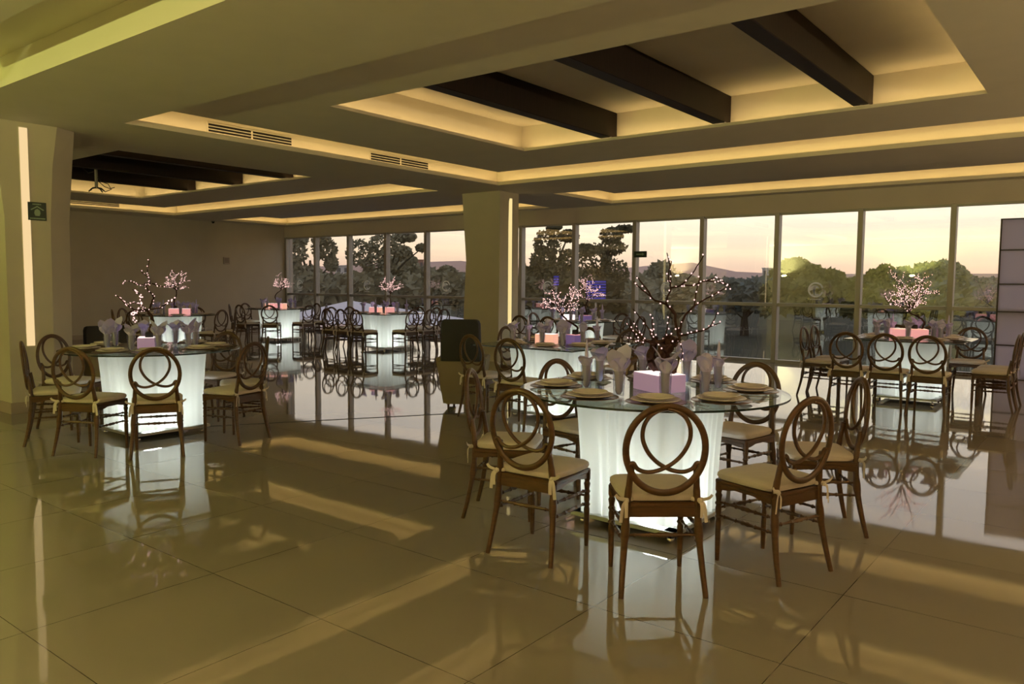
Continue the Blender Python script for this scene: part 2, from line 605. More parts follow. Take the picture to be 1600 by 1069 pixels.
# added unseen uplighters on the back and right walls, ceiling fill only
for k, (x, y, nx, ny, c, p) in enumerate([(-6.5, YS, 0, 1, (0.82, 0.92, 0.20), 165), (-2.0, YS, 0, 1, (1.0, 0.80, 0.34), 110), (2.4, YS, 0, 1, (1.0, 0.72, 0.34), 80),
                                          (XR, 1.0, -1, 0, (1.0, 0.76, 0.40), 70), (XR, 6.0, -1, 0, (1.0, 0.76, 0.40), 100), (XR, 11.0, -1, 0, (1.0, 0.76, 0.40), 85),
                                          (-11.5, YS, 0, 1, (0.92, 0.92, 0.34), 75), (-16.5, YS, 0, 1, (1.0, 0.78, 0.42), 75)]):
    lab = ['first from the green side', 'second', 'third', 'near the entrance corner', 'halfway along', 'near the windows', 'behind the tapered column', 'in the far corner'][k]
    r = thing('wall_uplighter', 'small plaster uplighter bowl on the wall, ' + lab, 'wall light', (x + nx * .12, y + ny * .12, 1.9), 0, 'uplighters behind the camera')
    MB().lathe([(.02, -.08), (.08, -.05), (.12, 0), (.115, 0), (.07, -.045)], n=20).build('bowl', M['ledge'], r, True)
    l_ = light('lamp', 'AREA', (nx * .02, ny * .02, .01), p * 1.3, c, r, shape='DISK', size=.18, spread=R(150))
    l_.rotation_euler = Vector((nx * .45, ny * .45, 1)).to_track_quat('-Z', 'Y').to_euler()

# walls
struct(MB().box(XL - .2, XL, YS, YN + .3, 0, 3.9).build('wall_left', M['wallpaint']))
struct(MB().box(XR, XR + .2, YS, YN + .3, 0, 3.9).build('wall_right', M['wallpaint']))
struct(MB().box(XL - .2, XR + .2, YS - .2, YS, 0, 3.9).build('wall_back', M['wallpaint']))
mb = MB()
mb.box(XL, XR, YN, YN + .25, HEAD, 3.9)
struct(mb.build('wall_front', M['wallpaint']), 'plaster band above the windows')
struct(MB().box(XL, XL + .015, YS, YN, 0, .11).build('baseboard_left', M['skirting']))
struct(MB().box(XR - .015, XR, YS, YN, 0, .11).build('baseboard_right', M['skirting']))

# beams in the trays
tr = LIP['cove_main']


def beam(x0, x1, y0, y1, lab):
    mb = MB()
    mb.rbox(x0, x1, y0 - .16, y1 + .16, ZP + .04, ZT - .002, .008)
    tag(mb.build('ceiling_beam', M['beam']), lab, 'beam', 'dark beams crossing the ceiling trays')


for x, lab in [(-5.40, 'dark wooden beam across the near ceiling tray, at its window-and-column end'),
               (-3.87, 'dark wooden beam, middle one of three in the near ceiling tray'),
               (-2.32, 'dark wooden beam in the near ceiling tray, closest to the frosted screen')]:
    beam(x, x + .16, 5.36, 8.72, lab)
for x, lab in [(-12.15, 'dark wooden beam in the far ceiling tray, closest to the middle column'),
               (-13.75, 'dark wooden beam, middle one of three in the far ceiling tray'),
               (-15.45, 'dark wooden beam in the far ceiling tray, behind the projector bracket')]:
    beam(x, x + .16, 5.36, 8.70, lab)


# air vents in the cove back walls
def vent(x, y0, y1, z, lab):
    r = thing('air_vent', lab, 'air vent', (x, (y0 + y1) / 2, z), group='slotted air vents in the lit coves')
    L = (y1 - y0) / 2
    mb = MB()
    mb.box(0, .006, -L - .02, L + .02, -.068, .068)
    mb.build('frame', M['ledge'], r)
    for k in (-1, 0, 1):
        MB().box(.006, .009, -L, L, k * .036 - .012, k * .036 + .012).build('slot', M['black'], r)
    MB().box(.0065, .0105, -.012, .012, -.05, .05).build('divider', M['ledge'], r)


xw = LIP['cove_main'][0] - CH
vent(xw, 5.30, 6.50, 3.332, 'slotted air vent in the lit cove, nearer the tapered column')
vent(xw, 7.90, 9.10, 3.328, 'slotted air vent in the lit cove, nearer the middle column')
vent(LIP['cove_far'][0] - CH, 7.0, 9.35, 3.338, 'slotted air vent in the cove above the far plain wall')


# ------------------------------------------------------------------ columns
def loft_poly(name, levels, material):
    mb = MB()
    mb.loft([[(x, y, z) for x, y in poly] for z, poly in levels], True)
    return struct(mb.build(name, material))


loft_poly('column_1', [
    (0, [(-9.52, 3.30), (-9.52, 3.74), (-9.72, 4.02), (-10.7, 4.02), (-10.7, 3.30)]),
    (2.15, [(-9.52, 3.30), (-9.52, 3.76), (-9.72, 4.04), (-10.7, 4.02), (-10.7, 3.30)]),
    (2.75, [(-9.52, 3.25), (-9.52, 3.80), (-9.70, 4.08), (-10.7, 4.02), (-10.7, 3.24)]),
    (3.18, [(-9.52, 3.18), (-9.52, 3.86), (-9.66, 4.10), (-10.7, 4.04), (-10.7, 3.16)])], M['plaster'])['label'] = 'faceted plaster column with a vertical light strip and a green sign'
loft_poly('column_2', [
    (0, [(-9.17, 11.33), (-9.17, 11.92), (-10.04, 11.92), (-10.04, 11.33)]),
    (0.9, [(-9.17, 11.33), (-9.17, 11.92), (-10.04, 11.92), (-10.04, 11.33)]),
    (1.9, [(-9.16, 11.34), (-9.17, 11.92), (-9.99, 11.92), (-9.99, 11.34)]),
    (3.18, [(-9.13, 11.30), (-9.17, 11.92), (-10.06, 11.92), (-10.06, 11.30)])], M['plaster'])['label'] = 'plaster column in front of the windows with an amber light strip'
struct(MB().box(-10.72, -9.505, 3.285, 4.035, 0, .12).build('baseboard_column', M['skirting']))
for nm, x, y0, y1, z0, z1, mt, lab in [
        ('wall_light', -9.52, 3.47, 3.55, .74, 3.12, 'led', 'tall vertical light strip set in the tapered column'),
        ('wall_light', -9.165, 11.60, 11.70, .60, 3.07, 'led2', 'thin amber vertical light strip on the middle column')]:
    r = thing(nm, lab, 'wall light', (x, (y0 + y1) / 2, z0))
    h = (y1 - y0) / 2
    mb = MB()
    mb.box(-.01, .004, -h - .008, h + .008, -.008, z1 - z0 + .008)
    mb.build('housing', M['ledge'], r)
    MB().box(.004, .012, -h, h, 0, z1 - z0).build('diffuser', M[mt], r)

# green notice on the tapered column
r = thing('notice_sign', 'small dark green square notice on the tapered column', 'sign', (-9.512, 3.62, 2.225))
MB().rbox(0, .006, -.095, .095, -.10, .10, .003).build('plate', M['signgreen'], r)
mb = MB()
mb.lathe([(.001, 0), (.032, .003), (.032, .0035), (.001, .0036)], n=16)
vs = [(.0085, y, z) for y, z in [(-.022, -.05), (.022, -.05), (.032, -.02), (.026, .012), (0, .028), (-.026, .012), (-.032, -.02)]]
mb = MB().add(vs + [(.007, y, z) for _, y, z in vs], [tuple(range(7))])
mb.add([(.0085, y, z) for y, z in [(-.07, .018), (-.06, .010), (0, .046), (.06, .010), (.07, .018), (0, .060)]], [(0, 1, 2, 5), (5, 2, 3, 4)])
mb.build('pictogram', M['signlight'], r)
mb = MB()
random.seed(3)
y = -.045
while y < .04:
    w = random.uniform(.006, .014)
    mb.box(.006, .0085, y, y + w, .070, .084)
    y += w + .004
y = -.075
while y < .07:
    w = random.uniform(.006, .013)
    mb.box(.006, .0085, y, y + w, -.086, -.072)
    y += w + .003
mb.build('lettering', M['signlight'], r)

# ------------------------------------------------------------------ windows
MULL = [-20.40, -18.98, -17.48, -15.93, -14.41, -12.85, -11.28, -9.77, -8.23, -6.70, -5.19, -3.71, -2.26, -0.75, 0.75, 2.25, 3.75]
YG = YN + .06
for k in range(len(MULL) - 1):
    a, b = MULL[k], MULL[k + 1]
    tinted = a < -12.6
    fr = MB()
    fr.rbox(a - .045, a + .045, YN - .02, YN + .14, 0, HEAD, .006)
    if k == len(MULL) - 2:
        fr.rbox(b - .045, b + .045, YN - .02, YN + .14, 0, HEAD, .006)
    w = struct(fr.build('window_%d' % (k + 1), M['alu']))
    g = MB()
    g.box(a + .04, b - .04, YG, YG + .008, .05, MID - .02)
    g.build('lower_pane', M['paneT'] if tinted else M['pane'], w)
    g = MB()
    g.box(a + .04, b - .04, YG, YG + .008, MID + .02, HEAD - .03)
    g.build('upper_pane', M['paneT'] if tinted else M['pane'], w)
    MB().rbox(a + .045, b - .045, YN, YN + .12, MID - .032, MID + .032, .006).build('crossbar', M['alu'], w)
    MB().box(a + .045, b - .045, YN, YN + .12, 0, .06).build('window_sill', M['alu'], w)
    MB().box(a + .045, b - .045, YN + .01, YN + .12, HEAD - .04, HEAD).build('head_frame', M['alu'], w)


def decal(x, z, r_, lab):
    """round white emblem on the glass: ring with two sweeping strokes and a line of tiny lettering"""
    q = MB()
    n = 32
    y = YG - .003

    def arc(cx, cz, ra, rb, a0, a1, w0, w1, k=16):
        pts = []
        for i in range(k + 1):
            t = i / k
            a = a0 + (a1 - a0) * t
            w = w0 + (w1 - w0) * t
            pts.append(((cx + (ra + w / 2) * cos(a), cz + (rb + w / 2) * sin(a)), (cx + (ra - w / 2) * cos(a), cz + (rb - w / 2) * sin(a))))
        vs, fs = [], []
        for p_, q_ in pts:
            vs += [(p_[0], y, p_[1]), (q_[0], y, q_[1]), (p_[0], y + .002, p_[1]), (q_[0], y + .002, q_[1])]
        for i in range(k):
            b_ = 4 * i
            fs += [(b_, b_ + 4, b_ + 5, b_ + 1), (b_ + 2, b_ + 3, b_ + 7, b_ + 6), (b_, b_ + 2, b_ + 6, b_ + 4), (b_ + 1, b_ + 5, b_ + 7, b_ + 3)]
        q.add(vs, fs)
    arc(x, z, r_ * .93, r_ * .93, 0.25, 2 * pi - .35, r_ * .22, r_ * .22, 40)
    arc(x - r_ * .10, z + r_ * .05, r_ * .52, r_ * .40, R(20), R(200), r_ * .20, r_ * .44)
    arc(x + r_ * .25, z - r_ * .15, r_ * .50, r_ * .55, R(120), R(290), r_ * .38, r_ * .2)
    arc(x - r_ * .55, z - r_ * .25, r_ * .35, r_ * .5, R(-70), R(40), r_ * .12, r_ * .22)
    xx = x - r_ * .75
    while xx < x + r_ * .75:
        q.box(xx, xx + r_ * .1, y, y + .002, z - r_ * 1.38, z - r_ * 1.24)
        xx += r_ * .17
    tag(q.build('window_decal', M['logo']), lab, 'decal', 'round white emblems on the glass')


for px, lab in [(-19.8, 'round white emblem on the window next to the plain far wall'),
                (-16.75, 'round white emblem on the glass behind the middle far table'),
                (-13.73, 'round white emblem on the last pane before the middle column'),
                (-10.52, 'round white emblem on the first pane right of the middle column'),
                (-7.48, 'round white emblem on the glass behind the front lit tree'),
                (-4.46, 'large round white emblem on the glass behind the right window table')]:
    decal(px, 1.40, .135, lab)

# hanging exit sign on the mullion
r = thing('exit_sign', 'small dark exit sign board projecting beside a window mullion', 'sign', (-8.05, YN - .06, 2.11))
MB().rbox(-.15, .15, -.01, .01, -.065, .065, .004).build('board', M['signgreen'], r)
mb = MB().box(-.09, .05, -.014, -.010, -.012, .012)
mb.add([(.05, -.013, -.03), (.10, -.013, 0), (.05, -.013, .03)], [(0, 1, 2)])
mb.build('arrow', M['signlight'], r)
MB().box(-.165, -.15, -.006, .08, -.01, .01).build('bracket', M['plastic'], r)

# small things on the far wall
r = thing('wall_panel', 'small square slotted plate on the plain far wall', 'wall plate', (XL, 12.75, 2.08))
MB().rbox(0, .02, -.10, .10, -.095, .095, .006).build('plate', M['skirting'], r)
mb = MB()
for z in (-.05, -.015, .02, .055):
    mb.box(.02, .022, -.075, .075, z, z + .012)
mb.build('louvre', M['black'], r)
r = thing('security_camera', 'tiny dark dome camera under the ceiling on the far wall', 'camera', (XL + .10, 12.3, ZC))
MB().lathe([(.05, 0), (.05, -.02), (.04, -.02)], n=16).build('base', M['plastic'], r, True)
MB().lathe([(.04, -.02), (.038, -.045), (.022, -.062), (.002, -.068)], n=16).build('dome', M['black'], r, True)

# dark joint strip across the floor
a, b = Vector((-7.35, 4.08)), Vector((-5.35, 7.3))
d = (b - a).normalized()
nn = Vector((-d.y, d.x)) * .011
struct(MB().loft([[(a.x - nn.x, a.y - nn.y, z), (a.x + nn.x, a.y + nn.y, z), (b.x + nn.x, b.y + nn.y, z), (b.x - nn.x, b.y - nn.y, z)] for z in (0, .003)]).build('trim_1', M['grout']),
       'thin dark joint strip across the floor')

# projector bracket hanging in the far tray
r = thing('projector_bracket', 'grey projector pole with loose cables hanging from far ceiling tray', 'bracket', (-15.05, 6.75, ZT))
MB().tube([(0, 0, 0), (0, 0, -.50)], .028, 12).build('pole', M['plastic'], r, True)
MB().rbox(-.08, .08, -.08, .08, -.012, 0, .003).build('ceiling_plate', M['plastic'], r)
mb = MB()
for k in range(4):
    aa = k * pi / 2 + .5
    mb.tube([(0, 0, -.48), (.10 * cos(aa), .10 * sin(aa), -.50), (.16 * cos(aa), .16 * sin(aa), -.55)], .012, 6)
mb.build('mount_arm', M['black'], r, True)
mb = MB()
mb.tube([(0.02, 0, -.18), (-.12, -.08, -.22), (-.22, -.14, -.12)], .009, 6)
mb.tube([(0.02, .02, -.30), (.10, .05, -.38), (.20, .12, -.42), (.25, .15, -.52), (.12, .1, -.56), (.05, .05, -.5)], .008, 6)
mb.tube([(0.0, .02, -.35), (.06, .12, -.46), (.18, .16, -.50), (.28, .20, -.48)], .007, 6)
mb.build('cable', M['black'], r, True)

# frosted panel screen at the right
r = thing('frosted_screen', 'tall grey frosted panel screen with dark seams at the right edge', 'screen', (-1.57, YN - .05, 0))
SW, SH = 2.1, 2.55
rows = [0, .545, 1.08, 1.52, 2.06, SH]
cols = [0, .525, 1.05, 1.575, SW]
for j in range(5):
    for i in range(4):
        MB().rbox(cols[i] + .008, cols[i + 1] - .008, -.04, -.02, rows[j] + .008, rows[j + 1] - .008, .004).build('panel', M['frost'], r)
mb = MB()
for c in cols:
    mb.box(c - .012, c + .012, -.045, -.012, 0, SH + .01)
for z in rows:
    mb.box(0, SW, -.045, -.012, z - .010, z + .010)
mb.build('frame', mat('dark_screen_seams', (0.06, 0.05, 0.05), 0.5), r)


# ------------------------------------------------------------------ chairs
def leg_profile_front():
    pr = [(.0115, 0), (.013, .03), (.0155, .16), (.0165, .21), (.0135, .225), (.0195, .236), (.0135, .248), (.0165, .262), (.0165, .285),
          (.0135, .298), (.0195, .310), (.0135, .322), (.0150, .335), (.0190, .355), (.0135, .368), (.0185, .382), (.0185, .43)]
    return pr


def turned(mb, a, b, r0=.0085, n=8):
    """turned stretcher between two points with beads"""
    a, b = Vector(a), Vector(b)
    pts, rad = [], []
    prof = [(0, .8), (.10, .8), (.12, 1.3), (.15, .8), (.30, .95), (.33, 1.45), (.36, .9), (.42, 1.1), (.45, 1.5), (.50, 1.15), (.55, 1.5),
            (.58, 1.1), (.64, .9), (.67, 1.45), (.70, .95), (.85, .8), (.88, 1.3), (.90, .8), (1, .8)]
    for t, k in prof:
        pts.append(a.lerp(b, t))
        rad.append(r0 * k)
    mb.tube(pts, rad, n)


def smooth_path(pts, n=6):
    """Catmull-Rom through points"""
    P = [Vector(p) for p in pts]
    P = [P[0] * 2 - P[1]] + P + [P[-1] * 2 - P[-2]]
    out_ = []
    for i in range(1, len(P) - 2):
        for k in range(n):
            t = k / n
            out_.append(0.5 * ((2 * P[i]) + (-P[i - 1] + P[i + 1]) * t + (2 * P[i - 1] - 5 * P[i] + 4 * P[i + 1] - P[i + 2]) * t * t
                               + (-P[i - 1] + 3 * P[i] - 3 * P[i + 1] + P[i + 2]) * t ** 3))
    out_.append(P[-2])
    return out_


def make_chair():
    c = thing('dining_chair', 'x', 'chair')
    wd = M['wood']
    ys, yf = -.185, .185
    for s in (-1, 1):
        MB().lathe(leg_profile_front(), (s * .180, .165, 0), 12).build('leg', wd, c, True)
        # rear leg: splayed foot, upright at the seat, carried on as the back post
        pts = smooth_path([(s * .200, -.255, 0), (s * .188, -.222, .14), (s * .176, -.198, .28), (s * .168, -.188, .42), (s * .160, -.196, .52), (s * .152, -.212, .62)], 4)
        rad = []
        for p in pts:
            r_ = .013 + .0045 * min(1, p.z / .3)
            for zz in (.275, .315):
                if abs(p.z - zz) < .012:
                    r_ += .004
            if p.z > .5:
                r_ = .0155
            rad.append(r_)
        MB().tube(pts, rad, 10).build('leg', wd, c, True)
    # seat frame with scalloped aprons
    mb = MB()
    mb.rbox(-.192, .192, -.195, .185, .415, .440, .006)

    def apron(a, b, depth):
        a, b = Vector(a), Vector(b)
        n = 16
        tdir = (b - a).normalized()
        nrm = Vector((-tdir.y, tdir.x, 0)) * .008
        rings = []
        for i in range(n + 1):
            t = i / n
            p = a.lerp(b, t)
            dd = depth * (0.35 + .65 * abs(2 * t - 1) ** 1.5) + .006 * abs(sin(t * pi * 3))
            rings.append([tuple(p + nrm + Vector((0, 0, .418))), tuple(p - nrm + Vector((0, 0, .418))),
                          tuple(p - nrm + Vector((0, 0, .418 - dd))), tuple(p + nrm + Vector((0, 0, .418 - dd)))])
        mb.loft(rings, True)
    apron((-.178, -.18, 0), (-.178, .165, 0), .032)
    apron((.178, -.18, 0), (.178, .165, 0), .032)
    apron((-.178, .168, 0), (.178, .168, 0), .032)
    mb.box(-.165, .165, -.196, -.180, .370, .42)
    mb.build('seat_frame', wd, c)
    # stretchers
    for pts in [((-.180, .165, .245), (-.177, -.203, .245)), ((.180, .165, .245), (.177, -.203, .245)),
                ((-.180, .165, .318), (-.172, -.196, .318)), ((.180, .165, .318), (.172, -.196, .318)),
                ((-.176, -.200, .285), (.176, -.200, .285)), ((-.180, .165, .285), (.180, .165, .285))]:
        mb = MB()
        turned(mb, *pts)
        mb.build('stretcher', wd, c, True)
    # cushion: soft pad
    mb = MB()
    rings = []
    for z, g in [(.440, -.016), (.445, 0), (.460, .008), (.474, .006), (.484, -.006), (.490, -.035), (.4925, -.08)]:
        hx, hy = .192 + g, .186 + g
        rg = []
        for i in range(40):
            a = 2 * pi * i / 40
            ca, sa = cos(a), sin(a)
            e = .28
            x = hx * math.copysign(abs(ca) ** e, ca)
            y = hy * math.copysign(abs(sa) ** e, sa)
            x *= 1 - .05 * (y < 0) * (-y / hy)
            rg.append((x, y + .004, z))
        rings.append(rg)
    mb.loft(rings, True)
    cu = mb.build('cushion', M['cushion'], c, True)
    # ribbon ties at the back posts
    for s in (-1, 1):
        mb = MB()
        bx, by = s * .168, -.212
        mb.ball((bx + s * .006, by, .452), .013, 8)
        mb.tube([(bx - s * .03, -.185, .455), (bx, by + .004, .455), (bx + s * .022, -.195, .455)], 0, 6, flat=(.010, .003, (0, 0, 1)))
        for dx, dy, L in ((.030, -.012, .10), (.006, -.020, .075)):
            mb.tube(smooth_path([(bx + s * .006, by - .006, .452), (bx + s * (.006 + dx * .6), by + dy, .43), (bx + s * (.004 + dx), by + dy, .452 - L)], 4), 0, 4,
                    flat=(.0022, .009, (0.3, -1, 0)))
        mb.tube(smooth_path([(bx + s * .006, by, .455), (bx + s * .045, by - .01, .468), (bx + s * .06, by - .012, .485)], 3), 0, 4, flat=(.0022, .008, (0.3, -1, 0)))
        mb.build('ribbon_tie', M['ribbon'], cu, True)
    # oval back with interlaced loops
    CZ, AX, AZ = .700, .186, .207

    def bp(x, z):   # leaning, slightly dished back plane
        return (x, -.214 - (z - .55) * .10 + .05 * (x * x) * 4 - .012, z)
    N = 56
    pts = [bp(AX * cos(2 * pi * i / N), CZ + AZ * sin(2 * pi * i / N)) for i in range(N)]
    MB().tube(pts, 0, 10, closed=True, flat=(.013, .0165, (0, -1, -.1))).build('oval_back', wd, c, True)
    crv = [(-.172, -.072), (-.150, -.064), (-.128, -.092), (-.085, -.106), (-.03, -.097), (.03, -.066), (.078, -.018), (.108, .045), (.108, .105), (.085, .153), (.045, .184), (.0, .196)]
    for s in (-1, 1):
        path = smooth_path([bp(s * x, CZ + z) for x, z in crv], 5)
        MB().tube([(p.x, p.y - s * .003, p.z) for p in path], 0, 8, flat=(.0095, .0105, (0, -1, -.1))).build('back_scroll', wd, c, True)
    return c


PROTO = make_chair()
USED = [False]
ORD = ['first', 'second', 'third', 'fourth', 'fifth', 'sixth']


def place_chairs(tname, tc, specs, first_words):
    """specs: (x, y, facing degrees) of the rear feet's midpoint; names say which one of its table"""
    rows = []
    vd = Vector((tc[0], tc[1])) - Vector((0, 0))
    vd.normalize()
    for (x, y, f) in specs:
        fx, fy = cos(R(f)), sin(R(f))
        cx, cy = x + fx * .25, y + fy * .25
        dep = (cx - tc[0]) * vd.x + (cy - tc[1]) * vd.y
        rows.append((dep, proj((cx, cy, .5))[0], cx, cy, f))
    near = sorted([r_ for r_ in rows if r_[0] < 0], key=lambda t: t[1])
    far = sorted([r_ for r_ in rows if r_[0] >= 0], key=lambda t: t[1])
    for side, lst in (('near', near), ('far', far)):
        for k, (dep, px, cx, cy, f) in enumerate(lst):
            if not USED[0]:
                o = PROTO
                USED[0] = True
            else:
                o = copy_tree(PROTO)
            o.location = (cx, cy, 0)
            o.rotation_euler = (0, 0, R(f - 90))
            o['label'] = 'oval-backed brown chair, %s from left on %s side of %s' % (ORD[k], side, tname)
            o['group'] = 'dining chairs around the ' + tname


# ------------------------------------------------------------------ tables
def make_table(name, label, c, z, shape, size, rot, base=.31, power=5):
    t = thing(name, label, 'table', (c[0], c[1], 0), R(rot), 'glass tables with lit cloth bases')
    mb = MB()
    e = .006
    if shape == 'round':
        n = 72
        r_ = size
        P = [(r_ * cos(2 * pi * i / n), r_ * sin(2 * pi * i / n)) for i in range(n)]
    else:
        h, b = size, .03
        P = []
        for sx, sy, a0 in ((1, 1, 0), (-1, 1, 90), (-1, -1, 180), (1, -1, 270)):
            for k in range(5):
                a = R(a0 + k * 22.5)
                P.append((sx * (h - b) + b * cos(a), sy * (h - b) + b * sin(a)))
    n = len(P)
    top = [(x, y, z) for x, y in P]
    bot = [(x, y, z - .012) for x, y in P]
    mb.add(top, [tuple(range(n))], 0)
    mb.add(bot, [tuple(reversed(range(n)))], 0)
    mb.add(top + bot, [(i, n + i, n + (i + 1) % n, (i + 1) % n) for i in range(n)], 1)
    mb.build('glass_top', [M['tglass'], M['glassedge']], t)
    # pleated cloth skirt round a square base
    mb = MB()
    rnd = random.Random(int(abs(c[0] * 100)))
    nn_ = 220
    ph = [rnd.uniform(0, 6.28) for _ in range(6)]
    fr = [rnd.randint(9, 38) for _ in range(6)]
    rings = []
    zb = .081
    for zt in (0, .12, .3, .5, .7, .85, .95, 1):
        zz = zb + (z - .03 - zb) * zt
        rg = []
        for i in range(nn_):
            a = 2 * pi * i / nn_
            ca, sa = cos(a), sin(a)
            p_ = 11.0
            rr = 1 / ((abs(ca) ** p_ + abs(sa) ** p_) ** (1 / p_))
            w = sum(sin(fr[k] * a + ph[k] + zt * (k % 3 - 1) * .8) for k in range(6)) / 6
            amp = .034 * (1.0 - .5 * zt) + .006
            flare = base + .012 + .035 * zt ** 2
            q = flare * rr + amp * w
            dz = .012 * sin(3 * a + ph[0]) * (1 - zt) if zt < .1 else 0
            rg.append((q * ca, q * sa, zz + dz))
        rings.append(rg)
    mb.loft(rings, False)
    mb.build('cloth_skirt', M['skirt'], t, True)
    mb = MB()
    b = base
    mb.rbox(-b, b, -b, b, z - .036, z - .014, .004)
    mb.build('support_plate', M['chrome'], t)
    mb = MB()
    b = base + .01
    for s in (-1, 1):
        mb.rbox(-b - .03, b + .03, s * (b - .01) - .042, s * (b - .01) + .042, .052, .078, .003)
        mb.rbox(s * (b - .01) - .042, s * (b - .01) + .042, -b - .03, b + .03, .052, .078, .003)
    mb.build('base_frame', M['steel'], t)
    MB().box(-b + .052, b - .052, -b + .052, b - .052, .060, .066).build('acrylic_floor', M['acrylic'], t)  # added plate under the skirt lamps, blocks their glare on the floor
    for sx in (-1, 1):
        for sy in (-1, 1):
            mb = MB()
            mb.lathe([(.004, .052), (.008, .048), (.006, .032), (.020, .026), (.024, .016), (.020, .004), (.012, 0)], (sx * (b - .025), sy * (b - .025), 0), 14)
            mb.build('levelling_foot', M['chrome'], t, True)
    light('lamp', 'POINT', (.08, -.06, .17), power * .62, (.93, 1.0, .96), t, shadow_soft_size=.08)
    light('lamp', 'POINT', (-.06, .08, .50), power * .42, (.93, 1.0, .96), t, shadow_soft_size=.08)
    return t


def plate_mesh(r_, h, rim, mi=0):
    mb = MB()
    mb.lathe([(.001, .0), (r_ * .55, .0), (r_ * .62, .004), (r_ * .97, h * .85), (r_, h), (r_ * .985, h + .003), (r_ * .64, .010), (r_ * .58, .006), (.001, .006)], n=36, cap=False)
    return mb


_cache = {}


def mesh_of(key, fn, mats, smooth=True):
    if key not in _cache:
        o = fn().build(key, mats, None, smooth)
        _cache[key] = o.data
        bpy.data.objects.remove(o)
    return _cache[key]


def inst(key, fn, mats, name, loc, rz, label, cat, group, parent=None, smooth=True):
    o = bpy.data.objects.new(name, mesh_of(key, fn, mats, smooth))
    COL.objects.link(o)
    o.location = loc
    o.rotation_euler = (0, 0, rz)
    if parent:
        o.parent = parent
    else:
        tag(o, label, cat, group)
    return o


def tumbler():
    mb = MB()
    mb.lathe([(.001, .0), (.028, .0), (.030, .004), (.036, .150), (.0345, .150), (.029, .010), (.001, .008)], n=24, cap=False)
    return mb


def napkin(kind):
    rnd = random.Random(40 + kind)

    def petal(mb, ang, lean, L, w, curl, base=.02, z0=.02):
        rows = 9
        rg = []
        for i in range(rows):
            t = i / (rows - 1)
            r_ = base * (1 - t) + lean * t ** 1.7
            zz = z0 + L * t - curl * t ** 3
            ww = w * 1.25 * (.35 + 1.6 * t * (1 - t) ** .75 * 1.35) * (1 if t < .97 else .2)
            line = []
            for j in range(5):
                u = (j - 2) / 2
                x = r_ - .35 * ww * u * u * .6
                y = ww * u
                line.append((x * cos(ang) - y * sin(ang), x * sin(ang) + y * cos(ang), zz - .15 * ww * u * u))
            rg.append(line)
        front = rg
        vs, fs = [], []
        off = .0022
        for side in (0, 1):
            for line in front:
                for p in line:
                    vs.append((p[0] + side * off * cos(ang), p[1] + side * off * sin(ang), p[2]))
        n = rows * 5
        for i in range(rows - 1):
            for j in range(4):
                a = i * 5 + j
                fs.append((a, a + 1, a + 6, a + 5))
                fs.append((n + a, n + a + 5, n + a + 6, n + a + 1))
        mb.add(vs, fs)
    mb = MB()
    # bundle pressed into the glass
    prof = [(.010, .012), (.019, .03), (.022, .09), (.0245, .14), (.026, .150), (.034, .165), (.028, .185), (.010, .19)]
    mb.loft([[(r_ * (1 + .16 * sin(5 * 2 * pi * i / 30 + z * 30)) * cos(2 * pi * i / 30), r_ * (1 + .16 * sin(5 * 2 * pi * i / 30 + z * 30)) * sin(2 * pi * i / 30), z) for i in range(30)] for r_, z in prof])
    if kind == 0:      # star of long points flaring out
        for k in range(6):
            petal(mb, k * 1.047 + rnd.uniform(-.3, .3), rnd.uniform(.05, .10), rnd.uniform(.075, .125), .036, rnd.uniform(0, .03), z0=.152)
    elif kind == 1:    # tulip: wide overlapping flaps with two tall corners
        petal(mb, .4, .085, .125, .050, 0, z0=.152)
        petal(mb, 3.4, .075, .145, .046, 0, z0=.152)
        for k in range(4):
            petal(mb, 1.2 + k * 1.5, .06, .10, .050, .02, z0=.152)
    elif kind == 2:    # soft rounded bud
        mb.loft([[(r_ * (1 + .10 * sin(4 * 2 * pi * i / 24 + z * 20)) * cos(2 * pi * i / 24), r_ * .8 * sin(2 * pi * i / 24), z) for i in range(24)] for r_, z in
                 [(.024, .152), (.038, .17), (.043, .20), (.041, .225), (.030, .245), (.010, .255)]])
        petal(mb, 2.2, .06, .11, .036, .02, z0=.152)
        petal(mb, 5.2, .05, .09, .036, .02, z0=.152)
    else:              # slim tall point with a collar
        mb.loft([[(r_ * cos(2 * pi * i / 14), r_ * .7 * sin(2 * pi * i / 14), z) for i in range(14)] for r_, z in
                 [(.022, .152), (.019, .18), (.013, .24), (.007, .29), (.002, .31)]])
        for k in range(3):
            petal(mb, 1.0 + k * 2.1, .055, .07, .036, .02, z0=.152)
    return mb


def cutlery(kind):
    mb = MB()
    if kind == 'knife':
        mb.tube([(0, -.10, .004), (0, -.02, .004)], 0, 6, flat=(.0025, .006, (0, 0, 1)))
        mb.tube([(0, -.02, .004), (.002, .06, .004), (-.002, .11, .004)], 0, 6, flat=(.0012, .009, (0, 0, 1)))
    else:
        mb.tube([(0, -.10, .004), (0, .04, .004)], 0, 6, flat=(.0022, .005, (0, 0, 1)))
        mb.tube([(0, .04, .004), (0, .055, .005)], 0, 6, flat=(.0018, .011, (0, 0, 1)))
        for x in (-.009, -.003, .003, .009):
            mb.tube([(x, .055, .005), (x, .10, .008)], .0016, 5)
    return mb


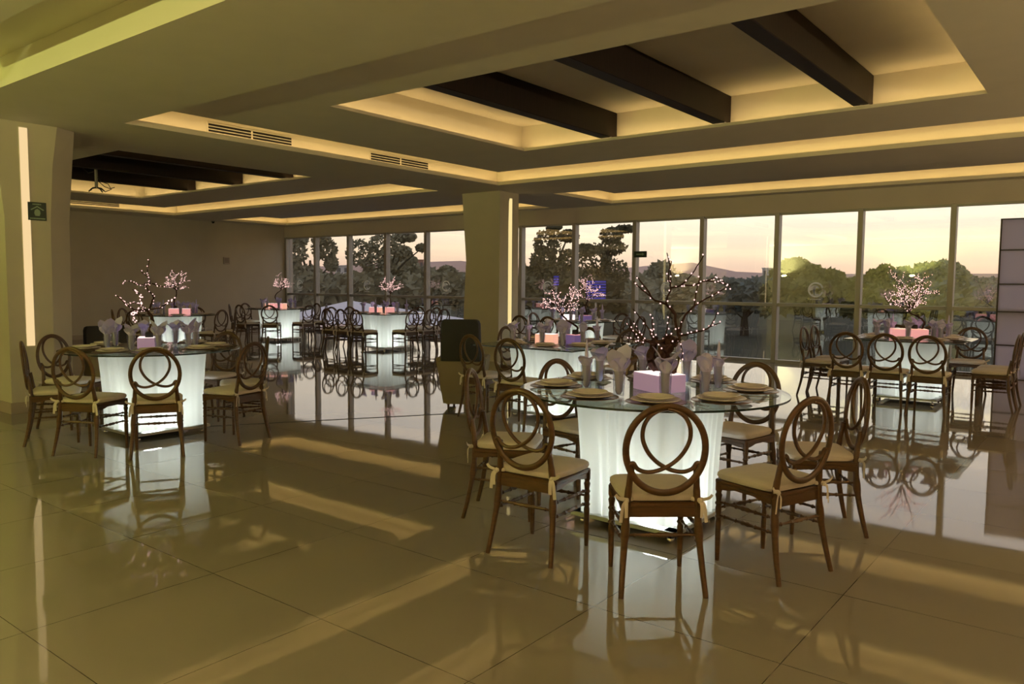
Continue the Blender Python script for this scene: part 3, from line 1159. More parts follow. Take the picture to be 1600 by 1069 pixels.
def set_table(tname, tc, z, seats, rp, detail=2, napk=None, gi=.185, gs=.06):
    """place settings in front of each seat; seat angles in degrees about the table centre"""
    vd = Vector((tc[0], tc[1])).normalized()
    rows = []
    for s in seats:
        if isinstance(s, tuple):
            px, py, a = s
        else:
            a = R(s)
            px, py = tc[0] + rp * cos(a), tc[1] + rp * sin(a)
        dep = (px - tc[0]) * vd.x + (py - tc[1]) * vd.y
        rows.append([dep, proj((px, py, z))[0], px, py, a])
    near = sorted([r_ for r_ in rows if r_[0] < 0], key=lambda t: t[1])
    far = sorted([r_ for r_ in rows if r_[0] >= 0], key=lambda t: t[1])
    q = 0
    gx_ = sorted([proj((r_[2] - cos(r_[4]) * gi - sin(r_[4]) * gs, r_[3] - sin(r_[4]) * gi + cos(r_[4]) * gs, z))[0] for r_ in rows])
    for side, lst in (('near', near), ('far', far)):
        for k, (dep, px_, px, py, a) in enumerate(lst):
            wh = '%s from left on %s side of %s' % (ORD[k], side, tname)
            inst('charger_plate', lambda: plate_mesh(.165, .012, 0), M['charger'], 'charger_plate', (px, py, z + .0005), 0,
                 'wide brown charger plate, ' + wh, 'plate', 'charger plates on ' + tname)
            inst('dinner_plate', lambda: plate_mesh(.135, .020, 0), M['china'], 'dinner_plate', (px, py, z + .0075), 0,
                 'larger lower ivory plate, ' + wh, 'plate', 'dinner plates on ' + tname)
            if detail > 0:
                inst('side_plate', lambda: plate_mesh(.102, .020, 0), M['china'], 'side_plate', (px, py, z + .0235), 0,
                     'smaller upper ivory plate, ' + wh, 'plate', 'small plates on ' + tname)
            ca, sa = cos(a), sin(a)
            # glass stands inwards, to one side of the plate
            gx, gy = px - ca * gi - sa * gs, py - sa * gi + ca * gs
            inst('tumbler', tumbler, M['drink'], 'drinking_glass', (gx, gy, z + .0005), 0,
                 'clear napkin-filled tumbler, ' + wh, 'glass', 'tumblers on ' + tname)
            kd = napk[gx_.index(min(gx_, key=lambda t: abs(t - proj((gx, gy, z))[0]))) % len(napk)]
            words = ['star-folded white napkin', 'tall-eared white napkin', 'rounded white napkin', 'slim pointed napkin'][kd]
            inst('napkin%d' % kd, lambda kd=kd: napkin(kd), M['napkin'], 'napkin', (gx, gy, z + .003), a * 1.7 + q,
                 words + ', ' + wh, 'napkin', 'folded napkins on ' + tname)
            if detail > 1:
                for nm, off, ct in (('knife', .19, 'knife'), ('fork', -.19, 'fork')):
                    inst(nm, lambda nm=nm: cutlery(nm), M['cutlery'], nm, (px - sa * off, py + ca * off, z + .0005), a + pi / 2,
                         'steel %s, ' % nm + wh, ct, nm + 's on ' + tname)
            q += 1


def light_box(c, z, sx, sy, h, rz, side, top, label, group=None):
    o = thing('light_box', label, 'lamp', (c[0], c[1], z + .0005), R(rz), group)
    MB().rbox(-sx / 2, sx / 2, -sy / 2, sy / 2, 0, h, .004).build('body', M[side], o)
    MB().rbox(-sx / 2 + .004, sx / 2 - .004, -sy / 2 + .004, sy / 2 - .004, h - .001, h + .003, .001).build('top_panel', M[top], o)
    return o


RDIR = Vector((rt.x, rt.y, 0)).normalized()
FDIR = Vector((fwd.x, fwd.y, 0)).normalized()


def tree_from(name, label, c, z, branches, bulbs_each, bulb_r, rnd, trunk_r=.02, individual=False, pot=True, group='lit twig trees'):
    """branches: list of polylines of (right, up, depth) metres about the foot"""
    t = thing(name, label, 'decorative tree', (c[0], c[1], z), 0, group)
    mb = MB()
    bulbs = []
    for (pts, r0, r1, nb) in branches:
        P = smooth_path([RDIR * a + FDIR * d + Vector((0, 0, b)) for a, b, d in pts], 5)
        P = [p + Vector((rnd.uniform(-1, 1), rnd.uniform(-1, 1), rnd.uniform(-1, 1))) * r0 * .35 for p in P]
        n = len(P)
        mb.tube(P, [r0 + (r1 - r0) * i / (n - 1) for i in range(n)], 7)
        for k in range(nb):
            i = min(n - 1, int((k + 1) / nb * (n - 1) + rnd.uniform(-.6, .6)))
            i = max(1, i)
            off = Vector((rnd.uniform(-1, 1), rnd.uniform(-1, 1), rnd.uniform(-.6, 1))).normalized() * (r1 + bulb_r * 1.1)
            bulbs.append(P[i] + off)
    mb.build('branches', M['bark'], t, True)
    if individual:
        key = name + 'bulb'
        me = mesh_of(key, lambda: MB().ball((0, 0, 0), bulb_r, 8), M['bulb'])
        for p in bulbs[:98]:
            o = bpy.data.objects.new('fairy_bulb', me)
            COL.objects.link(o)
            o.parent = t
            o.location = p
        rest = bulbs[98:]
    else:
        rest = bulbs
    if rest:
        mb = MB()
        for p in rest:
            mb.ball(tuple(p), bulb_r, 6)
        o = mb.build('fairy_bulbs', M['bulb'], t, True)
        o['kind'] = 'stuff'
    if pot:
        MB().lathe([(.035, 0), (.038, .004), (.034, .045), (.030, .05), (.018, .052)], n=20).build('pot', M['blackfab'], t, True)
    return t


def grow_tree(rnd, trunk, spread, height, nmain=5, nsub=4, nb=5, r=.012):
    """procedural twig tree: trunk polyline then forked branches"""
    br = [(trunk, r * 1.3, r * .9, 0)]
    x0, z0, d0 = trunk[-1]
    for k in range(nmain):
        a = (k + .5) / nmain * pi + rnd.uniform(-.2, .2)
        L = rnd.uniform(.65, 1.0)
        dd = rnd.uniform(-.7, .7) * spread
        ex, ez = x0 + cos(a) * spread * L, z0 + (.15 + .85 * sin(a)) * (height - z0) * L
        mid = (x0 + (ex - x0) * .45 + rnd.uniform(-.03, .03), z0 + (ez - z0) * .45 + .02, d0 + dd * .5)
        main = [(x0, z0, d0), mid, (ex, ez, d0 + dd)]
        br.append((main, r * .7, r * .25, nb))
        for q in range(nsub):
            t = rnd.uniform(.3, .9)
            bx, bz, bd = x0 + (ex - x0) * t, z0 + (ez - z0) * t, d0 + dd * t
            a2 = a + rnd.choice((-1, 1)) * rnd.uniform(.4, 1.1)
            l2 = spread * rnd.uniform(.25, .5)
            br.append(([(bx, bz, bd), (bx + cos(a2) * l2 * .5, bz + abs(sin(a2)) * l2 * .5, bd + rnd.uniform(-.06, .06)),
                        (bx + cos(a2) * l2, bz + max(.1, sin(a2)) * l2 * 1.1, bd + rnd.uniform(-.12, .12))], r * .35, r * .18, nb))
    return br


ZR, ZS = .82, .80
# ---- T1 front round table
T1 = (-2.25, 4.28)
make_table('round_table', 'large round glass table on glowing white skirt, closest to camera', T1, ZR, 'round', .81, 0, .31, 6.2)
N1 = 'front round table'
place_chairs(N1, T1, [(-1.62, 3.24, 130), (-2.45, 3.21, 94), (-1.18, 3.91, 160), (-3.26, 3.76, 27), (-1.21, 4.95, 212),
                      (-3.22, 4.66, -12), (-2.02, 5.42, 260), (-2.86, 5.28, 300)], '')
set_table('front round table', T1, ZR, [-60, -98, -22, -148, 28, 165, 76, 118], .585, 2, napk=[3, 0, 1, 0, 1, 1, 2, 3])
# ---- T2 left round table
T2 = (-7.33, 3.76)
make_table('round_table', 'round glass table with glowing skirt beside the tapered column', T2, ZR, 'round', .80, 0, .33, 6.2)
place_chairs('column-side round table', T2, [(-6.22, 3.21, 150), (-6.79, 2.80, 118), (-6.20, 4.12, 195), (-6.72, 4.62, 238),
                                 (-7.72, 4.80, 292), (-8.50, 3.33, 20), (-7.72, 2.78, 66)], '')
set_table('column-side round table', T2, ZR, [-28, -62, 18, 55, 110, 200, -112, 155], .57, 1, napk=[1, 1, 0, 0, 1, 0, 1, 2])
# ---- T3 square table behind the front one
T3 = (-4.95, 7.12)
make_table('square_table', 'square glass table with peach and violet light boxes behind front table', T3, ZS, 'square', .68, 0, .33, 6.2)
N3 = 'square middle table'
place_chairs(N3, T3, [(-4.82, 6.12, 90), (-5.50, 6.32, 82), (-6.22, 7.85, 0), (-5.35, 8.45, -90), (-4.75, 8.45, -90), (-3.75, 7.0, 180), (-3.75, 7.6, 180)], '')


def sq(c, h, n):
    o = []
    for k, (dx, dy, a) in enumerate([(0, -1, -90), (1, 0, 0), (0, 1, 90), (-1, 0, 180)]):
        for i in range(n[k]):
            u = (i - (n[k] - 1) / 2) * ((.40 if max(n) < 3 else .30) if n[k] < 3 else .365)
            if dx == 0:
                o.append((c[0] + u, c[1] + dy * h, R(a)))
            else:
                o.append((c[0] + dx * h, c[1] + u, R(a)))
    return o


set_table(N3, T3, ZS, sq(T3, .47, (2, 2, 2, 2)), 0, 1, napk=[0, 3, 0, 2, 1, 0, 2, 3], gi=.14, gs=-.14)
# ---- T4 by the window behind T3
T4 = (-7.85, 12.0)
make_table('square_table', 'square glass table near windows just right of the middle column', T4, ZS, 'square', .65, 0, .33, 6.2)
N4 = 'back middle table'
place_chairs(N4, T4, [(-8.3, 10.85, 90), (-7.7, 10.85, 90), (-6.7, 11.8, 180), (-6.7, 12.3, 180), (-9.0, 12.2, 0), (-7.6, 13.2, -90)], '')
set_table(N4, T4, ZS, sq(T4, .45, (2, 2, 2, 2)), 0, 0, napk=[0, 2, 0, 3], gi=.14, gs=-.14)
# ---- T5 right window table
T5 = (-2.10, 11.07)
make_table('square_table', 'square glass table near the frosted screen at right', T5, ZS, 'square', .68, 0, .33, 4)
N5 = 'screen-side table'
place_chairs(N5, T5, [(-2.58, 9.82, 90), (-2.15, 9.84, 90), (-1.70, 9.80, 90), (-3.38, 10.78, 0), (-3.40, 11.30, 0), (-.93, 10.80, 180), (-.93, 11.29, 180),
                      (-2.54, 12.30, -90), (-2.08, 12.32, -90), (-1.6, 12.32, -90)], '')
set_table(N5, T5, ZS, sq(T5, .47, (3, 2, 3, 2)), 0, 1, napk=[0, 0, 2, 3, 0, 1], gi=.20, gs=0)
# ---- T6
T6 = (-12.82, 11.85)
make_table('square_table', 'square glass table with glowing skirt left of the middle column', T6, ZS, 'square', .68, 0, .34, 5.5)
N6 = 'left-of-column table'
place_chairs(N6, T6, [(-12.36, 10.62, 90), (-12.83, 10.62, 90), (-13.31, 10.64, 90), (-14.10, 11.4, 0), (-14.12, 11.95, 0), (-11.60, 11.50, 180), (-11.58, 12.0, 180), (-11.60, 12.45, 180),
                      (-12.45, 13.10, -90), (-13.0, 13.10, -90)], '')
set_table(N6, T6, ZS, sq(T6, .47, (2, 2, 2, 2)), 0, 0, napk=[0, 2, 3, 0, 1], gi=.14, gs=-.14)
# ---- T7
T7 = (-16.85, 11.95)
make_table('round_table', 'glass table with glowing skirt in the far window corner', T7, ZS, 'round', .82, 0, .34, 5.5)
N7 = 'far corner table'


def around(c, rr, angs):
    return [(c[0] + rr * cos(R(a)), c[1] + rr * sin(R(a)), a + 180) for a in angs]


place_chairs(N7, T7, around(T7, 1.18, [-46, -86, -127, 2, 44, 90, 140, 190]), '')
set_table(N7, T7, ZS, [-44, -88, -132, 0, 42, 88, 140, 190], .58, 0, napk=[0, 2, 3, 0, 1])
# ---- T8
T8 = (-15.0, 8.2)
make_table('round_table', 'glass table with glowing skirt before the plain far wall', T8, ZS, 'round', .80, 0, .34, 5.5)
N8 = 'plain-wall table'
place_chairs(N8, T8, around(T8, 1.14, [-68, 18, 62, 130, 212, 250]), '')
set_table(N8, T8, ZS, [-72, 18, 60, 110, 150, 200, 240, -25], .57, 0, napk=[0, 2, 3, 0, 1])
o = copy_tree(PROTO)
o.location = (-12.6, 4.75, 0)
o.rotation_euler = (0, 0, R(70))
o['label'] = 'lone brown oval-backed chair standing just behind the tapered column'
o['group'] = 'single chairs'

# ---- light boxes
light_box((-2.20, 4.28), ZR, .27, .20, .105, -28, 'lilac', 'lboxtop', 'lilac glowing box under the tree on the front round table')
light_box((-7.42, 3.78), ZR, .26, .20, .10, -30, 'lilac', 'lboxtop', 'lilac glowing box under the tree near the tapered column')
GB = 'small glowing boxes'
light_box((-5.03, 7.07), ZS, .22, .16, .11, 15, 'peach', 'lboxtop', 'peach glowing box on the square middle table', GB)
light_box((-4.80, 7.30), ZS, .17, .14, .10, -20, 'violet', 'pink', 'violet glowing box with pink top on square middle table', GB)
light_box((-7.99, 11.93), ZS, .22, .14, .11, -30, 'lboxtop', 'lboxtop', 'white-hot glowing box on the table right of the middle column', GB)
light_box((-7.72, 12.06), ZS, .18, .16, .10, -10, 'violet', 'pink', 'violet glowing box on the table right of middle column', GB)
light_box((-2.15, 11.1), ZS, .42, .26, .12, 20, 'pink', 'peach', 'pink glowing box on the table near the frosted screen', GB)
for k, (u, w) in enumerate([(-.25, .18), (-.06, .14), (.12, .16)]):
    light_box((T6[0] + RDIR.x * u, T6[1] + RDIR.y * u), ZS, w, .16, .13, 38, 'pink' if k != 1 else 'peach', 'lboxtop',
              ['pink glowing box, first of three on table left of middle column', 'peach glowing box, middle of three on table left of middle column',
               'pink glowing box beside the twig tree on table left of middle column'][k], GB)
for k, u in enumerate((-.29, -.17, -.01, .15)):
    light_box((T7[0] + RDIR.x * u, T7[1] + RDIR.y * u), ZS, .09 if k != 2 else .17, .12, .13, 38, 'peach' if k in (0, 3) else 'pink', 'lboxtop',
              'glowing pink box, %s in the row on the far corner table' % ORD[k], GB)
for k, u in enumerate((-.03, .18)):
    light_box((T8[0] + RDIR.x * u + .02, T8[1] + RDIR.y * u), ZS, .16 if k else .2, .14, .12, 38, 'pink', 'lboxtop',
              ['pink glowing box, wider one on table by far plain wall', 'pink glowing box, narrower one on table by far plain wall'][k], GB)

# ---- lit trees
rn = random.Random(5)
b1 = [
    ([(.02, .06, .06), (-.02, .14, .06), (-.04, .24, .05), (.01, .32, .03)], .034, .020, 4),
    ([(.10, .06, -.03), (.03, .14, -.03), (.04, .24, -.01), (.10, .32, .0)], .034, .018, 3),
    ([(.06, .06, .05), (.07, .16, .08), (.05, .26, .05), (.07, .33, .03)], .030, .018, 2),
    ([(.07, .0, 0), (.08, .06, 0), (.05, .13, .02), (.06, .20, .0), (.11, .27, .0), (.14, .31, .0)], .020, .013, 2),
    ([(.05, .02, .03), (.02, .12, .03), (-.02, .20, .04), (.0, .28, .02), (.05, .30, .0)], .019, .012, 3),
    ([(.14, .31, .0), (.12, .40, .0), (.11, .49, .02), (.06, .55, .05), (-.01, .58, .06), (-.06, .66, .08), (-.12, .74, .1)], .010, .004, 7),
    ([(-.02, .59, .06), (-.09, .65, .05), (-.15, .70, .02)], .006, .003, 4),
    ([(.11, .49, .02), (.05, .56, -.03), (.07, .66, -.05), (.05, .74, -.08), (.06, .84, -.1)], .008, .003, 6),
    ([(.07, .66, -.05), (.07, .78, -.03), (.05, .90, -.02)], .005, .003, 5),
    ([(.07, .66, -.05), (.13, .68, -.05), (.19, .76, -.08), (.25, .88, -.1)], .006, .003, 6),
    ([(.13, .68, -.05), (.22, .68, .02), (.30, .71, .06), (.40, .70, .1), (.47, .68, .1)], .006, .003, 12),
    ([(.30, .71, .06), (.37, .73, .02), (.44, .66, .0)], .004, .003, 9),
    ([(.14, .36, .0), (.17, .45, .04), (.24, .54, .06), (.33, .60, .05), (.42, .66, .03)], .009, .003, 9),
    ([(.24, .54, .06), (.25, .64, .06), (.27, .74, .06)], .005, .003, 4),
    ([(.14, .33, .0), (.22, .36, -.05), (.30, .40, -.08), (.34, .50, -.1)], .008, .003, 9),
    ([(.30, .40, -.08), (.36, .43, -.1)], .004, .003, 3),
    ([(.10, .27, 0), (.03, .27, -.05), (-.06, .32, -.08), (-.12, .40, -.1), (-.17, .52, -.1)], .009, .003, 8),
    ([(.0, .28, .02), (-.10, .29, .0), (-.2, .30, -.02), (-.28, .32, -.03)], .009, .003, 9),
    ([(-.10, .29, .0), (-.16, .35, .03), (-.22, .43, .05)], .006, .003, 7),
    ([(-.03, .30, -.03), (-.05, .40, -.03), (-.06, .47, -.03)], .006, .003, 6),
    ([(.05, .30, 0), (.07, .38, .03), (.09, .48, .05)], .005, .003, 4),
    ([(-.14, .30, 0), (-.24, .36, -.04), (-.30, .42, -.05)], .005, .003, 5),
    ([(.14, .31, .0), (.16, .22, .0), (.15, .14, .0)], .004, .002, 5),
]
tree_from('twig_tree', 'dark branching tree with pink fairy lights on the front round table', (-2.145, 4.32), ZR + .108, [([((a if a > 0 else a * (.62 if b < .5 else .95)) - .09, max(b * .88 - .065, .012), d) for a, b, d in p], r0, r1, n) for p, r0, r1, n in b1], 0, .0050, rn, individual=True)
b2 = [
    ([(.0, .0, 0), (.02, .08, 0), (.03, .17, 0), (.0, .24, 0), (-.03, .27, 0)], .022, .012, 0),
    ([(.0, .26, 0), (-.12, .27, -.05), (-.20, .33, -.05), (-.29, .40, -.02)], .010, .004, 10),
    ([(-.03, .27, 0), (-.10, .31, .05), (-.17, .33, .08), (-.24, .31, .1)], .008, .004, 10),
    ([(0, .26, 0), (.03, .33, 0), (.05, .40, 0), (.0, .45, 0), (-.03, .52, 0)], .010, .006, 5),
    ([(-.03, .50, 0), (-.12, .51, .03), (-.20, .54, .03), (-.26, .52, .02)], .006, .003, 9),
    ([(-.02, .50, 0), (.02, .52, 0), (.0, .62, 0), (.02, .74, 0)], .006, .003, 7),
    ([(-.02, .52, 0), (.04, .55, -.04), (-.04, .64, -.06)], .005, .003, 5),
    ([(.04, .52, 0), (.12, .49, .02), (.22, .50, .05), (.30, .53, .05)], .006, .003, 9),
    ([(.02, .27, 0), (.12, .29, 0), (.19, .34, 0), (.27, .38, 0)], .008, .003, 9),
    ([(-.08, .28, 0), (-.14, .24, .04), (-.2, .22, .05)], .006, .003, 8),
    ([(-.1, .3, .05), (-.12, .4, .1), (-.2, .46, .1)], .005, .003, 8),
    ([(-.06, .27, -.04), (-.1, .2, -.1), (-.06, .16, -.14)], .005, .003, 7),
]
tree_from('twig_tree', 'dark branching tree with pink fairy lights near the tapered column', (T2[0] - .05, T2[1] + .0), ZR + .103, [(p, a, b, int(n * 1.7)) for p, a, b, n in b2], 0, .0075, rn, individual=True)
tree_from('twig_tree', 'tree with thick pink fairy lights on the square middle table', (-4.80, 7.30), ZS + .106,
          grow_tree(rn, [(0.0, 0, 0), (.02, .08, 0), (-.08, .15, 0), (-.15, .21, 0)], .26, .62, 7, 4, 8, .010), 0, .0055, rn)
tree_from('twig_tree', 'small lit tree on the table right of the middle column', (-7.72, 12.06), ZS + .106,
          grow_tree(rn, [(.04, 0, 0), (.0, .14, 0), (.02, .20, 0), (.04, .26, 0)], .30, .74, 8, 5, 8, .011), 0, .0058, rn)
tree_from('twig_tree', 'leaning lit tree on the table near the frosted screen', (-2.09, 11.13), ZS + .126,
          grow_tree(rn, [(.10, 0, 0), (.12, .09, 0), (.04, .15, 0), (-.08, .21, 0)], .36, .74, 9, 6, 9, .010), 0, .0055, rn)
tree_from('twig_tree', 'slim lit tree on the table left of the middle column', (T6[0] + RDIR.x * .12, T6[1] + RDIR.y * .12), ZS + .136,
          grow_tree(rn, [(.03, 0, 0), (.0, .12, 0), (-.01, .24, 0), (0, .30, 0)], .24, .72, 8, 4, 7, .010), 0, .0058, rn)
tree_from('twig_tree', 'lit tree on a bent trunk on the far corner table', (T7[0] + RDIR.x * -.01, T7[1] + RDIR.y * -.01), ZS + .136,
          grow_tree(rn, [(-.02, 0, 0), (-.08, .16, 0), (-.02, .26, 0), (.08, .34, 0)], .28, .74, 8, 4, 7, .010), 0, .0058, rn)
tree_from('twig_tree', 'lit tree on the table by the plain far wall', (T8[0] + RDIR.x * -.02 + .02, T8[1] - RDIR.y * .02), ZS + .126,
          grow_tree(rn, [(-.02, 0, 0), (-.02, .14, 0), (.02, .24, 0), (.03, .36, 0)], .26, .78, 8, 4, 7, .010), 0, .0058, rn)


# ------------------------------------------------------------------ black armchairs
def armchair(x, y, face, h, w, lab):
    c = thing('armchair', lab, 'armchair', (x, y, 0), R(face - 90), 'black and beige armchairs')
    hw = w / 2
    mb = MB()     # black padded back, slightly flared
    rings = []
    for z, g, yy in [(.30, -.02, -.20), (.34, 0, -.21), (h * .6, .01, -.25), (h - .05, .0, -.30), (h - .012, -.015, -.31), (h, -.04, -.31)]:
        rings.append([(-hw - g + .02, yy - .05, z), (hw + g - .02, yy - .05, z), (hw + g, yy - .02, z), (hw + g, yy + .03, z), (hw + g - .02, yy + .055, z), (-hw - g + .02, yy + .055, z), (-hw - g, yy + .03, z), (-hw - g, yy - .02, z)])
    mb.loft(rings)
    mb.build('backrest', M['blackfab'], c, True)
    mb = MB()
    mb.rbox(-hw + .05, hw - .05, -.20, .27, .30, .46, .03)
    mb.build('seat', M['beigefab'], c)
    for s in (-1, 1):
        mb = MB()
        rings = []
        for z, g in [(.06, -.05), (.30, -.01), (.54, .03), (.585, .035), (.60, .02)]:
            xo = s * (hw + g + .03)
            xi = s * (hw + g - .05)
            rings.append([(min(xi, xo), -.25, z), (max(xi, xo), -.25, z), (max(xi, xo), .27, z), (min(xi, xo), .27, z)])
        mb.loft(rings)
        mb.build('arm', M['beigefab'], c)
    mb = MB()
    rings = []
    for z, g in [(.06, -.06), (.30, -.02), (.56, .03)]:
        rings.append([(-hw - g, -.30 - (z - .06) * .05, z), (hw + g, -.30 - (z - .06) * .05, z), (hw + g, -.25, z), (-hw - g, -.25, z)])
    mb.loft(rings)
    mb.build('back_shell', M['beigefab'], c)
    for sx in (-1, 1):
        for sy in (-.24, .22):
            MB().lathe([(.012, 0), (.018, .10), (.018, .12)], (sx * (hw - .08), sy, 0), 10).build('leg', M['wood'], c, True)


armchair(-6.18, 6.98, 124, 1.05, .46, 'black-backed beige armchair with high back beside the middle table')
armchair(-9.75, 4.55, -10, .90, .58, 'low black armchair standing behind the round table by tapered column')

# ------------------------------------------------------------------ outdoors
struct(MB().box(-900, 900, YN + .3, 1500, -4.0, -3.5).build('ground', M['ground']))
mb = MB()
rnd = random.Random(2)
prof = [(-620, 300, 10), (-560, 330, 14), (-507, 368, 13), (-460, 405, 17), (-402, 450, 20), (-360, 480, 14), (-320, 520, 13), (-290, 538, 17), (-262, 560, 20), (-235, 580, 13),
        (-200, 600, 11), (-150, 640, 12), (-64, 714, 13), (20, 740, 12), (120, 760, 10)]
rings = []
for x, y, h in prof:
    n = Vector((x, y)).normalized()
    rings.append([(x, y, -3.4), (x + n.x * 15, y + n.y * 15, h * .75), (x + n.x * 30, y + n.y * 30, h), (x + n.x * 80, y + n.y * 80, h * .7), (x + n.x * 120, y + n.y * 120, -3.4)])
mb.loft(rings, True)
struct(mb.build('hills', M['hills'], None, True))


def crown(mb, c, rx, ry, rz, n, leaf, rnd, hollow=.5):
    for _ in range(n):
        u = rnd.uniform(-1, 1)
        a = rnd.uniform(0, 2 * pi)
        q = math.sqrt(1 - u * u)
        k = rnd.uniform(hollow, 1) ** .6 * (1 + .10 * sin(5 * a + c[0]) * q)
        p = Vector((c[0] + rx * k * q * cos(a), c[1] + ry * k * q * sin(a), c[2] + rz * k * u))
        n1 = Vector((rnd.uniform(-1, 1), rnd.uniform(-1, 1), rnd.uniform(-1, 1))).normalized()
        n2 = n1.orthogonal().normalized()
        s = leaf * rnd.uniform(.6, 1.3)
        n1 *= s
        n2 *= s * .6
        mb.add([p - n1, p + n2, p + n1, p - n2], [(0, 1, 2, 3)])


def outdoor_tree(base, blobs, leaf, n, material, label, seed, group='trees beyond the windows', core=True, trunkr=.16):
    rnd = random.Random(seed)
    t = thing('tree', label, 'tree', (base[0], base[1], -3.5), 0, group)
    mb = MB()
    for (dx, dy, z, rx, rz) in blobs:
        crown(mb, (dx, dy, z + 3.5), rx, rx * .8, rz, n, leaf, rnd)
        if core:
            mb.ball((dx, dy, z + 3.5), rx * .62, 10, sz=rz / rx)
    mb.build('foliage', M[material], t)
    mb = MB()
    top = max(b_[2] for b_ in blobs) + 3.5
    bx = sum(b_[0] for b_ in blobs) / len(blobs)
    mb.tube([(0, 0, 0), (bx * .3, 0, top * .4), (bx * .6, 0, top * .75)], [trunkr, trunkr * .75, trunkr * .4], 8)
    for (dx, dy, z, rx, rz) in blobs:
        mb.tube([(bx * .35, 0, top * .45), (dx * .6 + bx * .2, dy * .5, (z + 3.5) * .8), (dx, dy, z + 3.5)], [trunkr * .5, trunkr * .35, trunkr * .15], 6)
    mb.build('trunk', M['trunk'], t, True)
    return t


def LAT(x, y):
    """unit vector across the view at a place"""
    v_ = Vector((x, y)).normalized()
    return Vector((v_.y, -v_.x))


def T(px, d, base=None):
    """ground point in the direction of picture column px at distance d (used for siting only)"""
    q = fwd + rt * ((px - 800) / FPX)
    return Vector((q.x * d, q.y * d))


def z_of(py, d):
    return 1.46 + (438 - py) * d / FPX


def place_tree(px, d, tops, leaf, n, material, label, seed, core=True, tr_=.16):
    d, leaf, tr_ = d * 3.0, leaf * 2.6, tr_ * 3
    """tops: (dx px, centre y px, half width px, half height px) blobs"""
    b_ = T(px, d)
    L = LAT(b_.x, b_.y)
    blobs = []
    for i, (ox, cy, hw, hh) in enumerate(tops):
        s = ox * d / FPX
        blobs.append((L.x * s, L.y * s + (i % 3 - 1) * 1.2, z_of(cy, d), hw * d / FPX, hh * d / FPX))
    outdoor_tree((b_.x, b_.y), blobs, leaf, n, material, label, seed, core=core, trunkr=tr_)


place_tree(485, 34, [(-12, 392, 24, 20), (-20, 372, 22, 14), (12, 385, 22, 18), (30, 372, 16, 8), (-5, 425, 30, 16), (22, 408, 12, 12)], .11, 420, 'leaf', 'loose-leaved tree outside the far corner panes', 11, core=False, tr_=.12)
place_tree(600, 36, [(-25, 392, 26, 22), (0, 378, 26, 18), (22, 366, 22, 8), (40, 390, 16, 10), (-8, 412, 30, 18), (50, 382, 10, 6)], .11, 420, 'leaf', 'spreading tree outside the panes left of middle column', 12, core=False, tr_=.12)
place_tree(630, 48, [(0, 415, 36, 24), (-20, 428, 30, 20), (25, 430, 34, 18)], .25, 500, 'leaf', 'dense round tree outside left of the middle column', 13)
place_tree(540, 52, [(0, 440, 50, 16), (-50, 440, 50, 20), (50, 436, 50, 16)], .28, 520, 'leaf', 'low bushy tree mass outside the far corner windows', 14)
place_tree(462, 42, [(0, 425, 24, 28), (-30, 430, 26, 30)], .28, 500, 'leaf', 'dense tree outside by the plain wall end', 15)
place_tree(705, 55, [(0, 432, 30, 16), (-30, 440, 28, 14), (25, 440, 28, 20), (0, 420, 14, 8)], .28, 520, 'leaf', 'bushy tree outside just left of the middle column', 16)
place_tree(862, 36, [(0, 375, 24, 24), (-14, 400, 24, 20), (16, 362, 18, 10), (8, 425, 26, 24), (26, 400, 18, 18), (-25, 385, 10, 8), (10, 350, 12, 6)], .11, 420, 'leafdark', 'tall dark tree outside just right of the middle column', 17, core=False)
place_tree(935, 37, [(0, 400, 26, 26), (-22, 384, 18, 10), (10, 380, 26, 12), (24, 362, 20, 12), (38, 352, 18, 6), (0, 430, 36, 24), (30, 420, 26, 24)], .11, 420, 'leafdark', 'tall spreading tree outside left of the exit sign', 18, core=False)
place_tree(900, 50, [(-50, 425, 30, 26), (0, 440, 40, 28), (40, 440, 40, 24)], .28, 520, 'leafdark', 'dark bushy tree behind the tall trees right of the column', 19)
place_tree(1035, 55, [(0, 415, 20, 14), (-15, 432, 26, 18), (18, 434, 26, 16)], .25, 480, 'leaf', 'rounded tree outside right of the exit sign', 20)
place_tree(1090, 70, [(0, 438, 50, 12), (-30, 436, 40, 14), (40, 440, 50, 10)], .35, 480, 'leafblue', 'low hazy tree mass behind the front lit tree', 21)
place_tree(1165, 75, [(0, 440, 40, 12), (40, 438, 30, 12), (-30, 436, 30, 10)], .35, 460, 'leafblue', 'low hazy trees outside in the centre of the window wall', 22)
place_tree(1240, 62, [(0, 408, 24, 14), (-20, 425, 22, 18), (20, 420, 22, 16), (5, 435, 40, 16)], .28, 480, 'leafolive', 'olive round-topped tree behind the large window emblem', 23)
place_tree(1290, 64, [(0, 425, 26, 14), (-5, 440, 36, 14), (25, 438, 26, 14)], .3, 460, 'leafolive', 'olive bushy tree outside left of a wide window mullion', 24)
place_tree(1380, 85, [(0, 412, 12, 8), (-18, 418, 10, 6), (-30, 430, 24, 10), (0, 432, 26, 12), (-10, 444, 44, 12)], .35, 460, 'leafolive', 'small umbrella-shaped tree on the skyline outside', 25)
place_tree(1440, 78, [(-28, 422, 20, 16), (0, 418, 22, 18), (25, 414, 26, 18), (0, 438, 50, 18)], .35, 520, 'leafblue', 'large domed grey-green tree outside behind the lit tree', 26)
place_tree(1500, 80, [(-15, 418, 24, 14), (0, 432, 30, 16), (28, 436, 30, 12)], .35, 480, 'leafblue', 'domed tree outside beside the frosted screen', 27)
place_tree(1545, 92, [(0, 434, 26, 12), (20, 438, 20, 12)], .35, 420, 'leafblue', 'low dark tree outside next to the frosted screen', 28)


